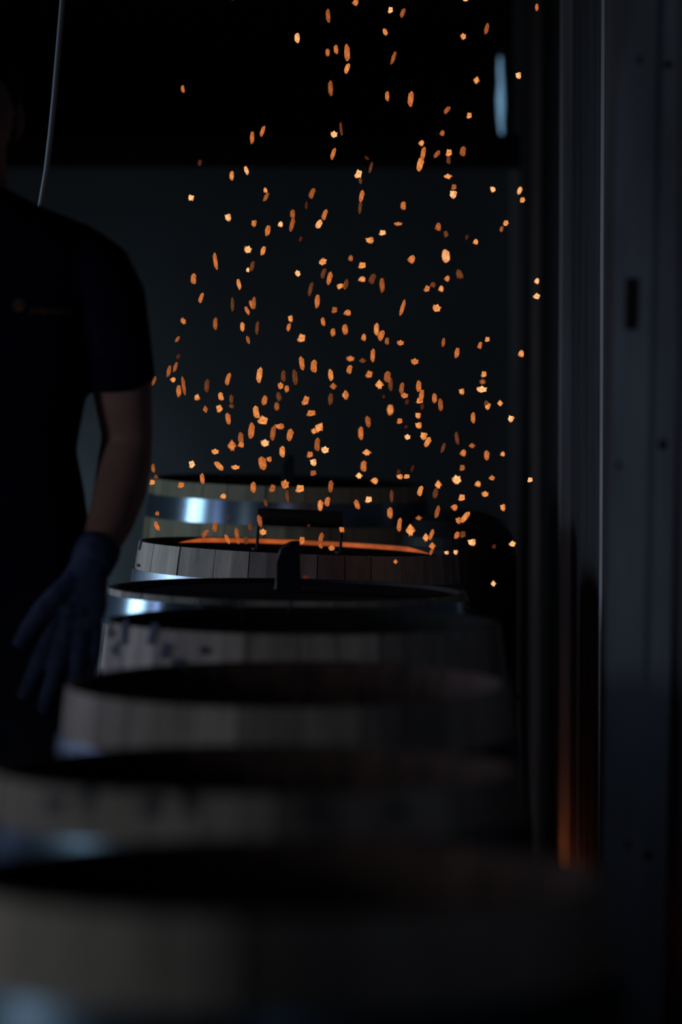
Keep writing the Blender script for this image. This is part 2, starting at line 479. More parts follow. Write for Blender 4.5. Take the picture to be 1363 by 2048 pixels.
b6 = barrel('open blurred barrel second from the nearest, faint bluish marks on its staves', 515, 1536, 3.81, 1060, 0, R(-2.0), M['oak_grey'], M['toasted'], .050, M['hoop_mid'], 6, marks=marks6)
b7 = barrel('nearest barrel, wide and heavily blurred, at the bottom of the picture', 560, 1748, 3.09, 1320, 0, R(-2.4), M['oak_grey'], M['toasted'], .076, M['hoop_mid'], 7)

# ------------------------------------------------------------------ lids
def lid(label, b, sink, kind, part_label=None):
    h, sc = b['top'], b['sc']
    r = R_HEAD * sc - THICK - 0.006
    root = thing('round_cover', label, 'lid', (0, 0, 0), 'iron lids on the barrels')
    rot = b.rotation_euler.to_matrix()
    root.location = b.location + rot @ Vector((0, 0, h - sink)); root.rotation_euler = b.rotation_euler
    bm = bmesh.new()
    add_lathe(bm, [(0.001, -.004), (r, -.004), (r + .0015, 0.0), (r, .004), (r - .012, .004), (r - .016, .002), (0.001, .003)], 64)
    obj('lid_disc', bm, M['lid_iron'], root)
    if kind == 'bail':
        hw = 0.078; zt = 0.066
        for sx in (-1, 1):
            bm = bmesh.new()
            add_tube(bm, [(sx * hw, 0, 0.0), (sx * hw, 0, .03), (sx * hw * .985, 0, zt)], 0.0028, 8)
            add_lathe(bm, [(0.001, .002), (.011, .002), (.011, .007), (.001, .007)], 12, c=(sx * hw, 0))
            obj('handle_wire', bm, M['black_iron'], root)
        bm = bmesh.new(); n = 9
        add_tube(bm, [(-hw - .001 + 2 * (hw + .001) * k / n, 0, zt) for k in range(n + 1)], [0.0145] + [0.0158] * (n - 1) + [0.0145], 16)
        obj('grip', bm, M['black_iron'], root)
    else:
        w, hh = kind
        bm = bmesh.new()
        prism(bm, [(-w / 2, .003), (w / 2, .003), (w / 2 * .86, hh), (w * .05, hh * .98), (-w * .34, hh * .84), (-w * .42, hh * .6)], -.02, .02)
        bmesh.ops.bevel(bm, geom=bm.edges[:], offset=.003, segments=1, affect='EDGES')
        add_box(bm, -w * .6, w * .62, -.024, .024, .003, .009)
        obj('handle_block', bm, M['black_iron'], root)
    return root
lid('dark iron lid with a thick black grip on two wires, on the burning barrel', b2, .013, 'bail')
lid('dark iron lid with an upright black block handle, in front of the burning barrel', b3, .008, (.044, .090))
lid('dark iron lid with a small upright handle, on the rearmost barrel', b1, .008, (.026, .062))

# ------------------------------------------------------------------ added drum for a dark mass, invented ember door facing the posts
dx, dyy, dr, dh = 0.235, 7.05, 0.118, at(900, 1020, 7.05).z
dr_ = thing('added_drum', 'dark round-topped drum, added in the shadow between the rear barrels and the wall posts', 'drum', (dx, dyy, 0))
prof = [(0.001, .05), (dr, .05), (dr, dh - .10), (dr * .93, dh - .05), (dr * .72, dh - .018), (dr * .4, dh - .004), (0.001, dh)]
bm = bmesh.new(); add_lathe(bm, prof, 40)
obj('drum_body', bm, M['black_iron'], dr_)
for z in (.3, .62):
    bm = bmesh.new(); add_lathe(bm, [(dr, z - .008), (dr + .006, z), (dr, z + .008)], 40); obj('rib', bm, M['black_iron'], dr_)
for a in (0.5, 2.6, 4.7):
    bm = bmesh.new(); add_tube(bm, [(dr * .8 * math.cos(a), dr * .8 * math.sin(a), 0), (dr * .8 * math.cos(a), dr * .8 * math.sin(a), .055)], .009, 8); obj('leg', bm, M['black_iron'], dr_)
bm = bmesh.new()
for k in range(26):
    add_ball(bm, (dr + random.uniform(-.005, .006), random.uniform(-.05, .05), random.uniform(.13, .2)), random.uniform(.008, .014), 6, 4)
o = obj('added_coals', bm, M['added_coals'], dr_); o['kind'] = 'stuff'
bm = bmesh.new()
add_box(bm, dr - .012, dr + .012, -.07, -.06, .10, .24); add_box(bm, dr - .012, dr + .012, .06, .07, .10, .24)
add_box(bm, dr - .012, dr + .02, -.07, .07, .10, .115)
obj('door_frame', bm, M['black_iron'], dr_)

# ------------------------------------------------------------------ hanging cable
pts = [at(128, -260, 6.3), at(125, 0, 6.3), at(120, 60, 6.3), at(114, 130, 6.3), at(108, 200, 6.3), at(101, 270, 6.3), at(93, 340, 6.3), at(82, 405, 6.3), at(66, 470, 6.3), at(40, 540, 6.3), at(5, 600, 6.3), at(-40, 650, 6.3), at(-70, 720, 6.3)]
pts[0].z = ZC; pts.append(pts[-1] + Vector((-.02, 0, -.3))); pts.append(Vector((pts[-1].x - .02, 6.3, 0.0)))
bm = bmesh.new(); add_tube(bm, pts, 0.0052, 10)
o = obj('cable', bm, M['cable'], None, True)
o['label'] = "pale grey cable hanging down behind the man's shoulder"; o['category'] = 'cable'

# ------------------------------------------------------------------ the man
D = 5.5
def P(px, py, d=D): return at(px, py, d)
CX = P(-58, 1024).x
man = thing('person', 'man in a dark t-shirt and blue work gloves standing beside the barrels, arm hanging down', 'person', (CX, D, 0))
off = Matrix.Translation((-CX, -D, 0))
def part(o): o.matrix_parent_inverse = off; return o
def mirror(pts): return [Vector((2 * CX - p.x, p.y, p.z)) for p in pts]
Zp = lambda py: P(0, py).z
arm = [P(188, 535), P(212, 600, 5.5), P(235, 700, 5.51), P(247, 800, 5.53), P(254, 870, 5.55), P(250, 915, 5.54), P(240, 980, 5.50), P(222, 1040, 5.45), P(197, 1100, 5.40), P(180, 1135, 5.38)]
armr = [.045, .052, .052, .046, .041, .043, .042, .037, .029, .027]
bm = bmesh.new()
add_tube(bm, arm, armr, 20); add_tube(bm, mirror(arm), armr, 20)
X = Vector((1, 0, 0))
def C(py, dy=0, dx=0): return Vector((CX + dx, D + dy, Zp(py)))
# trunk under the clothes, neck
add_tube(bm, [C(395, .015), C(430, .01), C(480, .01), C(560, 0), C(700, -.005), C(860, 0), C(980, 0), C(1080, .01), C(1180, .01)],
         [(.062, .062), (.10, .07), (.15, .085), (.165, .10), (.16, .10), (.135, .09), (.14, .095), (.155, .10), (.15, .10)], 28, wide=X)
add_tube(bm, [C(300, .0), C(400, .012), C(450, .02)], [(.058, .062), (.06, .062), (.07, .065)], 20, wide=X)
# head
hz = Zp(235)
add_ball(bm, (CX, D + .005, hz + .025), (.076, .095, .10), 24, 16)
add_ball(bm, (CX, D - .028, hz - .045), (.056, .062, .070), 20, 12)
add_ball(bm, (CX, D - .07, hz - .09), (.026, .022, .022), 12, 8)
add_tube(bm, [Vector((CX, D - .083, hz + .02)), Vector((CX, D - .103, hz - .012)), Vector((CX, D - .112, hz - .027)), Vector((CX, D - .09, hz - .036))], [.008, .011, .014, .010], 10)
for sx in (-1, 1):
    add_ball(bm, (CX + sx * .077, D + .01, hz - .003), (.010, .018, .031), 10, 8)
    add_ball(bm, (CX + sx * .030, D - .083, hz + .022), (.022, .012, .006), 10, 8)
    add_ball(bm, (CX + sx * .036, D - .066, hz - .025), (.020, .018, .018), 10, 8)
add_ball(bm, (CX, D - .086, hz - .058), (.024, .010, .006), 10, 8)
add_ball(bm, (CX, D - .085, hz - .068), (.020, .010, .006), 10, 8)
# legs under the trousers
for sx in (-1, 1):
    add_tube(bm, [Vector((CX + sx * .085, D, .92)), Vector((CX + sx * .10, D, .75)), Vector((CX + sx * .11, D - .01, .50)), Vector((CX + sx * .115, D + .02, .30)), Vector((CX + sx * .12, D + .02, .07))],
             [.085, .075, .052, .05, .035], 16)
body = part(fused('body', bm, .007, M['skin'], man, 5))
for sx in (-1, 1):
    bm = bmesh.new(); add_ball(bm, (CX + sx * .031, D - .083, hz + .006), .0105, 12, 8); part(obj('eye', bm, M['eye'], man, True))
bm = bmesh.new()
add_ball(bm, (CX, D + .018, hz + .040), (.083, .097, .098), 24, 16)
for sx in (-1, 1): add_ball(bm, (CX + sx * .066, D + .03, hz + .0), (.018, .05, .04), 12, 8)
part(fused('hair', bm, .007, M['hair'], man, 2))
# t-shirt: trunk with short sleeves, open hems
bm = bmesh.new()
add_tube(bm, [C(388, .02), C(410, .015), C(432, .01), C(458, .01), C(500, 0), C(620, -.005), C(740, 0), C(830, 0), C(900, 0), C(980, 0), C(1060, .005), C(1130, .005), C(1200, .005)],
         [(.068, .072), (.100, .078), (.148, .088), (.196, .100), (.203, .118), (.196, .128), (.190, .125), (.176, .120), (.166, .116), (.178, .122), (.186, .128), (.192, .130), (.193, .130)], 36, wide=X)
slv = [P(150, 505), P(186, 543), P(214, 600), P(230, 690, 5.505), P(243, 768, 5.52)]
slr = [(.055, .06), (.061, .07), (.061, .067), (.058, .062), (.0555, .060)]
for q in (slv, mirror(slv)):
    add_tube(bm, q, [(.05, .06), (.061, .07), (.062, .067), (.0575, .062), (.0545, .060)], 22, wide=X)
    for k in range(3): pass
shirt = part(fused('t_shirt', bm, .0075, M['cloth_navy'], man, 4))
bm = bmesh.new()
col = [Vector((CX + .068 * math.cos(a), D + .012 + .068 * math.sin(a), Zp(385) - .022 + .012 * math.sin(a))) for a in [2 * math.pi * k / 24 for k in range(25)]]
add_tube(bm, col, .008, 8); part(obj('collar', bm, M['cloth_navy'], man, True))
# trousers
bm = bmesh.new()
add_tube(bm, [C(1120, .005), C(1180, .005), C(1240, .01), C(1300, .01)], [(.170, .11), (.178, .118), (.182, .122), (.17, .11)], 32, wide=X)
for sx in (-1, 1):
    add_tube(bm, [Vector((CX + sx * .092, D, .97)), Vector((CX + sx * .10, D, .82)), Vector((CX + sx * .108, D - .008, .60)), Vector((CX + sx * .112, D - .01, .48)), Vector((CX + sx * .116, D + .015, .30)), Vector((CX + sx * .12, D + .01, .06))],
             [(.098, .115), (.092, .105), (.078, .085), (.073, .078), (.07, .075), (.068, .078)], 22, wide=X)
part(fused('trousers', bm, .008, M['cloth_trouser'], man, 4))
for sx in (-1, 1):
    bm = bmesh.new()
    add_tube(bm, [Vector((CX + sx * .12, D + .075, .035)), Vector((CX + sx * .12, D + .03, .05)), Vector((CX + sx * .122, D - .06, .045)), Vector((CX + sx * .126, D - .15, .034)), Vector((CX + sx * .127, D - .19, .026))],
             [(.034, .034), (.04, .049), (.046, .042), (.046, .033), (.03, .024)], 16, wide=X)
    add_tube(bm, [Vector((CX + sx * .12, D + .02, .03)), Vector((CX + sx * .12, D + .02, .14))], [.045, .048], 14)
    b_ = part(fused('boot', bm, .006, M['boot'], man, 3))
    bm = bmesh.new()
    add_box(bm, CX + sx * .123 - .048, CX + sx * .123 + .048, D - .21, D + .105, 0, .016, .006)
    so = obj('sole', bm, M['boot'], b_); so.matrix_parent_inverse = Matrix.Identity(4)
    so.matrix_parent_inverse = b_.matrix_world.inverted() if False else Matrix.Identity(4)
# gloves: knitted cuff, palm, five separate fingers
def glove(mir):
    g = (lambda q: mirror(q)) if mir else (lambda q: q)
    bm = bmesh.new()
    add_tube(bm, g([P(196, 1100, 5.40), P(180, 1135, 5.385), P(168, 1165, 5.38), P(160, 1200, 5.38), P(153, 1235, 5.38), P(150, 1250, 5.38)]),
             [(.034, .034), (.031, .030), (.037, .026), (.043, .024), (.041, .020), (.034, .015)], 20, wide=X)
    fg = {'thumb': ([P(146, 1160, 5.37), P(112, 1188, 5.355), P(82, 1218, 5.35), P(56, 1256, 5.35), P(32, 1292, 5.355)], [.017, .0155, .014, .0125, .0095]),
          'index': ([P(118, 1205, 5.375), P(100, 1255, 5.37), P(80, 1312, 5.37), P(60, 1358, 5.385), P(42, 1394, 5.405)], [.0145, .0135, .0125, .0115, .009]),
          'middle': ([P(138, 1215, 5.38), P(126, 1272, 5.37), P(110, 1335, 5.37), P(95, 1385, 5.385), P(82, 1425, 5.41)], [.0145, .0135, .0125, .0115, .009]),
          'ring': ([P(160, 1215, 5.385), P(159, 1272, 5.375), P(151, 1332, 5.38), P(140, 1378, 5.40), P(131, 1408, 5.425)], [.014, .013, .012, .011, .009]),
          'little': ([P(180, 1200, 5.395), P(190, 1250, 5.39), P(188, 1300, 5.39), P(180, 1338, 5.405), P(172, 1365, 5.425)], [.0135, .012, .011, .010, .008])}
    for k in fg: add_tube(bm, g(fg[k][0]), fg[k][1], 14)
    for px_, py_, d_ in ((118, 1210, 5.363), (138, 1222, 5.36), (158, 1220, 5.365), (177, 1210, 5.375)):
        add_ball(bm, g([P(px_, py_, d_)])[0], .013, 10, 8)
    o = part(fused('glove', bm, .0032, M['glove'], man, 3))
    bm = bmesh.new()
    add_tube(bm, g([P(203, 1086, 5.405), P(197, 1098, 5.40), P(190, 1112, 5.395), P(180, 1134, 5.385)]), [(.033, .034), (.0352, .0352), (.0355, .0355), (.0335, .033)], 24, wide=X)
    c = obj('cuff', bm, M['glove'], o, True); c.matrix_parent_inverse = Matrix.Identity(4)
    return o
gl = glove(False); glove(True)
# chest emblem and printed line, laid on the shirt
me = shirt.data
bvh = BVHTree.FromPolygons([v.co for v in me.vertices], [tuple(p.vertices) for p in me.polygons])
def on_shirt(px, py, lift=.0012):
    a = at(px, py, 5.0); d = (a - Vector((0, 0, CAM_Z))).normalized()
    hit = bvh.ray_cast(Vector((0, 0, CAM_Z)), d)
    return (hit[0] - d * lift) if hit[0] else at(px, py, 5.37)
def patch(bm, quad):
    A = [bm.verts.new(on_shirt(*q)) for q in quad]; B = [bm.verts.new(on_shirt(*q, lift=.0002)) for q in quad]
    bm.faces.new(A); bm.faces.new(B[::-1])
    for i in range(4): bm.faces.new((A[i], B[i], B[(i + 1) % 4], A[(i + 1) % 4]))
bm = bmesh.new(); ex, ey = 37, 611
for k in range(20):
    a, b = 2 * math.pi * k / 20, 2 * math.pi * (k + 1) / 20
    patch(bm, [(ex + r * math.cos(t), ey + r * 1.08 * math.sin(t)) for r, t in ((11, a), (11, b), (8.6, b), (8.6, a))])
for q in ([(33, 605), (41, 605), (41, 608), (33, 608)], [(33, 605), (36, 605), (36, 618), (33, 618)], [(39, 610), (42, 610), (42, 619), (39, 619)], [(33, 615), (41, 615), (41, 618), (33, 618)]): patch(bm, q)
part(obj('chest_emblem', bm, M['print'], man))
bm = bmesh.new(); rr = random.Random(3); x = 62.0
while x < 148:
    w = rr.uniform(3.5, 6.0); t = 617 + (x - 62) * .03; hh_ = 5.0
    patch(bm, [(x, t), (x + 1.6, t), (x + 1.6, t + 2 * hh_), (x, t + 2 * hh_)])
    k = rr.choice((0, 1, 2))
    if k != 1: patch(bm, [(x + w - 1.6, t), (x + w, t), (x + w, t + 2 * hh_), (x + w - 1.6, t + 2 * hh_)])
    for yy in ((0,), (0, 4.2), (8.4,))[k]: patch(bm, [(x, t + yy), (x + w, t + yy), (x + w, t + yy + 1.6), (x, t + yy + 1.6)])
    x += w + 2.2 + (4 if rr.random() < .15 else 0)
part(obj('chest_lettering', bm, M['print'], man))

# ------------------------------------------------------------------ sparks: thrown up by the fire, motion trails built into the long shapes (x, y, z, length mm, width mm, lean, heat, label)
SPARKS = [
(0.222,6.302,1.951,3.7,9.0,0,0,'pale yellow flattened spark at the very top of the plume'),
(0.027,6.417,1.958,13.4,12.3,15,2,'bright orange stubby spark at the very top of the plume, leftmost such'),
(0.349,6.306,1.939,14.5,6.8,0,2,'orange slender spark upright at the very top of the plume, rightmost such'),
(0.088,6.293,1.933,12.6,10.0,0,0,'pale yellow stubby spark at the very top of the plume'),
(0.108,6.200,1.920,16.8,8.3,22,3,'orange oblong spark leaning right at the very top of the plume'),
(-0.023,6.308,1.924,24.9,9.0,-3,3,'orange slender spark upright at the very top of the plume, leftmost such'),
(0.268,6.507,1.917,21.2,8.2,14,3,'orange slender spark leaning right at the very top of the plume'),
(0.080,6.404,1.903,13.4,8.6,-20,1,'bright orange oblong spark leaning left at the very top of the plume'),
(0.225,6.496,1.902,13.0,9.8,-10,1,'bright orange stubby spark at the very top of the plume, rightmost such'),
(-0.079,6.377,1.890,18.0,10.8,0,0,'pale yellow oblong spark upright at the very top of the plume'),
(-0.009,6.399,1.871,16.8,9.1,-5,2,'bright orange oblong spark upright level with the daylight slit, rightmost such'),
(0.011,6.368,1.863,31.1,11.0,-2,2,'orange slender spark upright level with the daylight slit, third such from left'),
(-0.023,6.090,1.843,12.6,8.0,0,2,'bright orange oblong spark upright level with the daylight slit, leftmost such'),
(0.096,6.468,1.861,27.0,7.6,18,3,'orange slender spark leaning right level with the daylight slit, rightmost such'),
(0.011,6.416,1.838,19.3,9.6,20,1,'bright orange oblong spark leaning right level with the daylight slit'),
(0.322,6.415,1.825,13.4,11.8,0,0,'pale yellow stubby spark level with the daylight slit, rightmost such'),
(0.233,6.086,1.795,12.2,10.2,15,1,'bright orange stubby spark level with the daylight slit, rightmost such'),
(-0.018,6.080,1.781,26.3,8.7,-2,3,'orange slender spark upright level with the daylight slit, second such from left'),
(-0.278,6.207,1.788,14.0,7.0,-8,2,'bright orange oblong spark leaning left level with the daylight slit'),
(0.082,6.270,1.779,17.8,8.4,0,2,'orange slender spark upright level with the daylight slit, fourth such from left'),
(0.126,6.386,1.781,28.0,11.7,6,2,'orange slender spark upright level with the daylight slit, rightmost such'),
(0.190,6.333,1.758,15.9,9.0,40,3,'orange oblong spark leaning right level with the daylight slit'),
(0.233,6.418,1.753,12.3,10.7,0,1,'bright orange stubby spark level with the daylight slit, leftmost such'),
(-0.000,6.244,1.720,25.8,5.6,-6,4,'dim rust slender spark upright level with the daylight slit'),
(-0.142,6.386,1.723,20.4,8.2,20,2,'orange slender spark leaning right level with the daylight slit, leftmost such'),
(0.184,6.399,1.721,12.3,10.2,10,3,'orange stubby spark level with the daylight slit'),
(-0.012,6.241,1.710,12.9,11.7,0,0,'pale yellow stubby spark level with the daylight slit, leftmost such'),
(-0.166,6.598,1.722,24.8,8.4,2,2,'orange slender spark upright level with the daylight slit, leftmost such'),
(0.147,6.423,1.704,12.3,11.3,20,1,'bright orange stubby spark just below the daylight slit, second such from left'),
(0.225,6.520,1.693,19.1,12.0,5,3,'orange oblong spark upright just below the daylight slit'),
(0.191,6.247,1.678,14.1,12.5,0,1,'bright orange stubby spark just below the daylight slit, rightmost such'),
(0.145,6.229,1.676,23.4,9.4,10,2,'orange slender spark leaning right just below the daylight slit, rightmost such'),
(-0.014,6.288,1.678,21.8,8.5,18,2,'orange slender spark leaning right just below the daylight slit, second such from left'),
(0.172,6.324,1.679,15.9,9.0,40,3,'orange oblong spark leaning right just below the daylight slit, rightmost such'),
(0.196,6.435,1.673,14.8,8.6,0,4,'dim rust oblong spark upright just below the daylight slit, rightmost such'),
(0.143,6.377,1.663,25.3,13.3,14,1,'bright orange oblong spark leaning right just below the daylight slit'),
(0.053,6.273,1.653,21.0,5.8,15,4,'dim rust slender spark leaning right just below the daylight slit'),
(-0.166,6.196,1.645,16.8,7.9,-18,0,'pale yellow slender spark leaning left just below the daylight slit'),
(0.031,6.262,1.641,17.0,13.6,15,0,'pale yellow stubby spark just below the daylight slit, second such from left'),
(-0.202,6.523,1.648,17.2,8.8,3,1,'bright orange oblong spark upright just below the daylight slit'),
(0.188,6.219,1.635,9.1,14.9,0,1,'bright orange flattened spark just below the daylight slit'),
(0.035,6.377,1.634,13.3,6.4,-3,4,'dim rust oblong spark upright just below the daylight slit, leftmost such'),
(0.205,6.404,1.623,11.5,11.0,0,3,'orange stubby spark just below the daylight slit'),
(0.264,6.117,1.609,9.4,12.0,60,0,'pale yellow flattened spark just below the daylight slit'),
(-0.136,6.347,1.616,10.9,8.2,-20,1,'bright orange stubby spark just below the daylight slit, leftmost such'),
(0.331,6.536,1.621,14.6,9.5,22,0,'pale yellow oblong spark leaning right just below the daylight slit'),
(-0.050,6.080,1.601,19.5,9.4,20,3,'orange oblong spark leaning right just below the daylight slit, leftmost such'),
(0.200,6.292,1.606,15.6,15.1,20,0,'pale yellow stubby spark just below the daylight slit, rightmost such'),
(0.037,6.324,1.604,21.7,9.7,12,2,'orange slender spark leaning right just below the daylight slit, third such from left'),
(-0.132,6.217,1.599,18.6,7.5,28,3,'orange slender spark leaning right just below the daylight slit, leftmost such'),
(-0.273,6.415,1.604,11.5,12.6,60,0,'pale yellow stubby spark just below the daylight slit, leftmost such'),
(0.326,6.331,1.597,11.9,9.2,30,1,"bright orange stubby spark level with the man's shoulder, rightmost such"),
(0.108,6.120,1.581,15.2,10.0,0,2,"bright orange oblong spark upright level with the man's shoulder"),
(0.035,6.464,1.588,23.5,7.2,6,4,"dim rust slender spark upright level with the man's shoulder"),
(-0.030,6.440,1.574,21.5,9.4,18,2,"orange slender spark leaning right level with the man's shoulder, rightmost such"),
(-0.089,6.482,1.576,16.7,10.0,0,3,"orange oblong spark upright level with the man's shoulder, leftmost such"),
(-0.210,6.556,1.572,14.6,12.9,0,0,"pale yellow stubby spark level with the man's shoulder, leftmost such"),
(0.299,6.394,1.557,12.6,9.3,35,1,"bright orange oblong spark leaning right level with the man's shoulder, rightmost such"),
(-0.157,6.358,1.556,13.6,10.9,15,2,"orange stubby spark level with the man's shoulder, leftmost such"),
(0.100,6.145,1.550,6.8,14.2,0,2,"orange flattened spark level with the man's shoulder"),
(-0.110,6.432,1.557,11.6,10.5,0,0,"pale yellow stubby spark level with the man's shoulder, rightmost such"),
(-0.039,6.248,1.552,16.6,11.2,30,0,"pale yellow oblong spark leaning right level with the man's shoulder"),
(-0.087,6.272,1.552,25.5,9.1,14,3,"orange slender spark leaning right level with the man's shoulder, leftmost such"),
(0.170,6.150,1.546,15.8,11.6,0,3,"orange oblong spark upright level with the man's shoulder, rightmost such"),
(0.282,6.195,1.542,10.6,6.9,15,3,"orange oblong spark leaning right level with the man's shoulder, rightmost such"),
(-0.130,6.260,1.541,20.9,10.7,10,2,"orange oblong spark leaning right level with the man's shoulder, leftmost such"),
(0.077,6.533,1.543,10.6,14.0,0,0,"pale yellow flattened spark level with the man's shoulder"),
(0.181,6.080,1.531,12.0,8.9,-20,4,"dim rust oblong spark leaning left level with the man's shoulder"),
(0.050,6.121,1.521,11.5,16.3,0,1,"bright orange flattened spark level with the man's shoulder"),
(0.244,6.376,1.524,11.5,10.9,0,1,"bright orange stubby spark level with the man's shoulder, leftmost such"),
(-0.173,6.557,1.512,14.6,12.9,15,0,"pale yellow stubby spark level with the man's shoulder, second such from left"),
(-0.142,6.427,1.508,18.7,9.4,16,1,"bright orange oblong spark leaning right level with the man's shoulder, leftmost such"),
(0.181,6.080,1.493,22.9,14.6,-5,0,"pale yellow oblong spark upright level with the man's shoulder"),
(0.017,6.080,1.490,11.5,9.4,0,3,"orange stubby spark level with the man's shoulder, second such from left"),
(0.129,6.394,1.493,17.0,14.8,20,2,"orange stubby spark level with the man's shoulder, rightmost such"),
(-0.222,6.230,1.486,30.7,8.0,-8,2,'orange slender spark leaning left level with the shirt emblem, leftmost such'),
(-0.032,6.172,1.484,15.9,11.1,60,1,'bright orange oblong spark leaning right level with the shirt emblem'),
(0.039,6.487,1.482,12.8,15.6,0,1,'bright orange stubby spark level with the shirt emblem, second such from left'),
(-0.164,6.505,1.481,18.9,8.4,14,4,'dim rust slender spark leaning right level with the shirt emblem, leftmost such'),
(-0.168,6.364,1.473,9.8,7.1,0,0,'pale yellow oblong spark upright level with the shirt emblem'),
(-0.078,6.377,1.466,13.1,9.3,-20,0,'pale yellow oblong spark leaning left level with the shirt emblem'),
(-0.032,6.405,1.467,20.6,8.8,18,4,'dim rust slender spark leaning right level with the shirt emblem, third such from left'),
(0.221,6.579,1.468,20.3,14.1,-25,4,'dim rust oblong spark leaning left level with the shirt emblem'),
(-0.021,6.433,1.458,24.2,10.5,14,2,'bright orange slender spark leaning right level with the shirt emblem, rightmost such'),
(0.194,6.418,1.458,12.6,11.0,15,2,'bright orange stubby spark level with the shirt emblem, rightmost such'),
(-0.269,6.422,1.457,20.6,11.0,0,2,'bright orange oblong spark upright level with the shirt emblem, leftmost such'),
(0.037,6.105,1.454,10.5,14.1,0,1,'bright orange flattened spark level with the shirt emblem'),
(0.058,6.532,1.458,20.1,12.3,20,4,'dim rust oblong spark leaning right level with the shirt emblem'),
(0.361,6.483,1.454,12.2,10.0,10,0,'pale yellow stubby spark level with the shirt emblem, rightmost such'),
(-0.186,6.419,1.447,21.4,8.2,-12,1,'bright orange slender spark leaning left level with the shirt emblem'),
(0.009,6.080,1.445,16.9,7.3,10,4,'dim rust slender spark leaning right level with the shirt emblem, rightmost such'),
(0.008,6.245,1.445,17.4,8.6,20,3,'orange oblong spark leaning right level with the shirt emblem'),
(0.169,6.466,1.447,11.1,11.6,0,4,'dim rust stubby spark level with the shirt emblem'),
(0.071,6.080,1.443,26.6,9.4,-3,3,'orange slender spark upright level with the shirt emblem, rightmost such'),
(-0.001,6.312,1.443,13.5,10.8,50,1,'bright orange stubby spark level with the shirt emblem, leftmost such'),
(0.185,6.493,1.440,12.8,10.6,0,1,'bright orange stubby spark level with the shirt emblem, fourth such from left'),
(0.150,6.143,1.437,12.6,11.0,15,2,'orange stubby spark level with the shirt emblem, rightmost such'),
(-0.057,6.582,1.439,26.8,7.9,14,4,'dim rust slender spark leaning right level with the shirt emblem, second such from left'),
(0.357,6.423,1.425,12.1,13.2,30,0,'pale yellow stubby spark level with the shirt emblem, leftmost such'),
(-0.251,6.317,1.422,20.3,8.1,18,2,'bright orange slender spark leaning right level with the shirt emblem, leftmost such'),
(-0.043,6.389,1.416,26.8,10.4,4,2,'bright orange slender spark upright level with the shirt emblem'),
(-0.159,6.437,1.413,22.1,7.7,0,3,'orange slender spark upright level with the shirt emblem, leftmost such'),
(-0.196,6.358,1.410,25.9,6.5,0,4,'dim rust slender spark upright level with the shirt emblem'),
(-0.165,6.512,1.410,16.7,8.9,-20,2,'orange oblong spark leaning left level with the shirt emblem'),
(0.109,6.241,1.404,29.9,7.5,17,2,'orange slender spark leaning right level with the shirt emblem'),
(0.171,6.278,1.403,15.1,14.5,15,1,'bright orange stubby spark level with the shirt emblem, third such from left'),
(-0.012,6.496,1.400,12.8,11.7,0,3,'orange stubby spark level with the shirt emblem, leftmost such'),
(-0.169,6.344,1.399,17.7,7.6,-25,2,'orange slender spark leaning left level with the shirt emblem, rightmost such'),
(0.012,6.208,1.396,11.7,14.9,0,2,'orange flattened spark level with the shirt emblem'),
(-0.093,6.482,1.384,13.9,10.0,0,1,'bright orange oblong spark upright level with the shirt emblem, rightmost such'),
(-0.294,6.560,1.379,9.6,12.4,60,2,"orange flattened spark just under the shirt emblem's height"),
(-0.032,6.273,1.379,15.6,8.6,-10,2,"orange oblong spark leaning left just under the shirt emblem's height"),
(-0.219,6.133,1.376,21.5,8.4,2,3,"orange slender spark upright just under the shirt emblem's height, leftmost such"),
(-0.177,6.320,1.370,16.8,9.2,0,1,"bright orange oblong spark upright just under the shirt emblem's height, leftmost such"),
(-0.094,6.318,1.369,14.9,8.1,15,2,"orange oblong spark leaning right just under the shirt emblem's height, second such from left"),
(-0.150,6.295,1.368,24.3,7.0,6,4,"dim rust slender spark upright just under the shirt emblem's height"),
(0.066,6.551,1.364,23.0,10.1,2,1,"bright orange slender spark upright just under the shirt emblem's height, rightmost such"),
(0.007,6.186,1.366,19.1,11.1,-5,2,"orange oblong spark upright just under the shirt emblem's height, leftmost such"),
(0.009,6.529,1.364,19.6,7.8,-5,3,"orange slender spark upright just under the shirt emblem's height, second such from left"),
(-0.014,6.150,1.361,15.3,9.5,0,2,"bright orange oblong spark upright just under the shirt emblem's height, rightmost such"),
(0.071,6.222,1.355,19.2,11.7,20,2,"bright orange oblong spark leaning right just under the shirt emblem's height, leftmost such"),
(0.042,6.435,1.351,14.9,10.5,0,2,"orange oblong spark upright just under the shirt emblem's height, second such from left"),
(-0.073,6.509,1.348,16.7,15.6,10,1,"bright orange stubby spark just under the shirt emblem's height, leftmost such"),
(0.269,6.469,1.346,10.0,10.0,0,1,"bright orange stubby spark just under the shirt emblem's height, second such from left"),
(-0.297,6.392,1.347,13.7,6.6,35,3,"orange oblong spark leaning right just under the shirt emblem's height, leftmost such"),
(-0.168,6.361,1.346,15.0,7.1,-15,3,"orange slender spark leaning left just under the shirt emblem's height"),
(0.083,6.363,1.344,13.6,8.7,0,3,"orange oblong spark upright just under the shirt emblem's height, rightmost such"),
(0.187,6.426,1.341,17.9,7.2,6,3,"orange slender spark upright just under the shirt emblem's height, rightmost such"),
(0.107,6.314,1.341,10.8,12.4,0,2,"orange stubby spark just under the shirt emblem's height, leftmost such"),
(0.252,6.382,1.336,13.7,8.2,10,2,"bright orange oblong spark leaning right just under the shirt emblem's height, rightmost such"),
(0.253,6.426,1.334,8.3,8.3,15,2,"orange stubby spark just under the shirt emblem's height, rightmost such"),
(0.209,6.340,1.323,20.4,9.8,10,2,"orange oblong spark leaning right just under the shirt emblem's height, rightmost such"),
(0.331,6.455,1.321,14.4,12.2,0,1,"bright orange stubby spark just under the shirt emblem's height, rightmost such"),
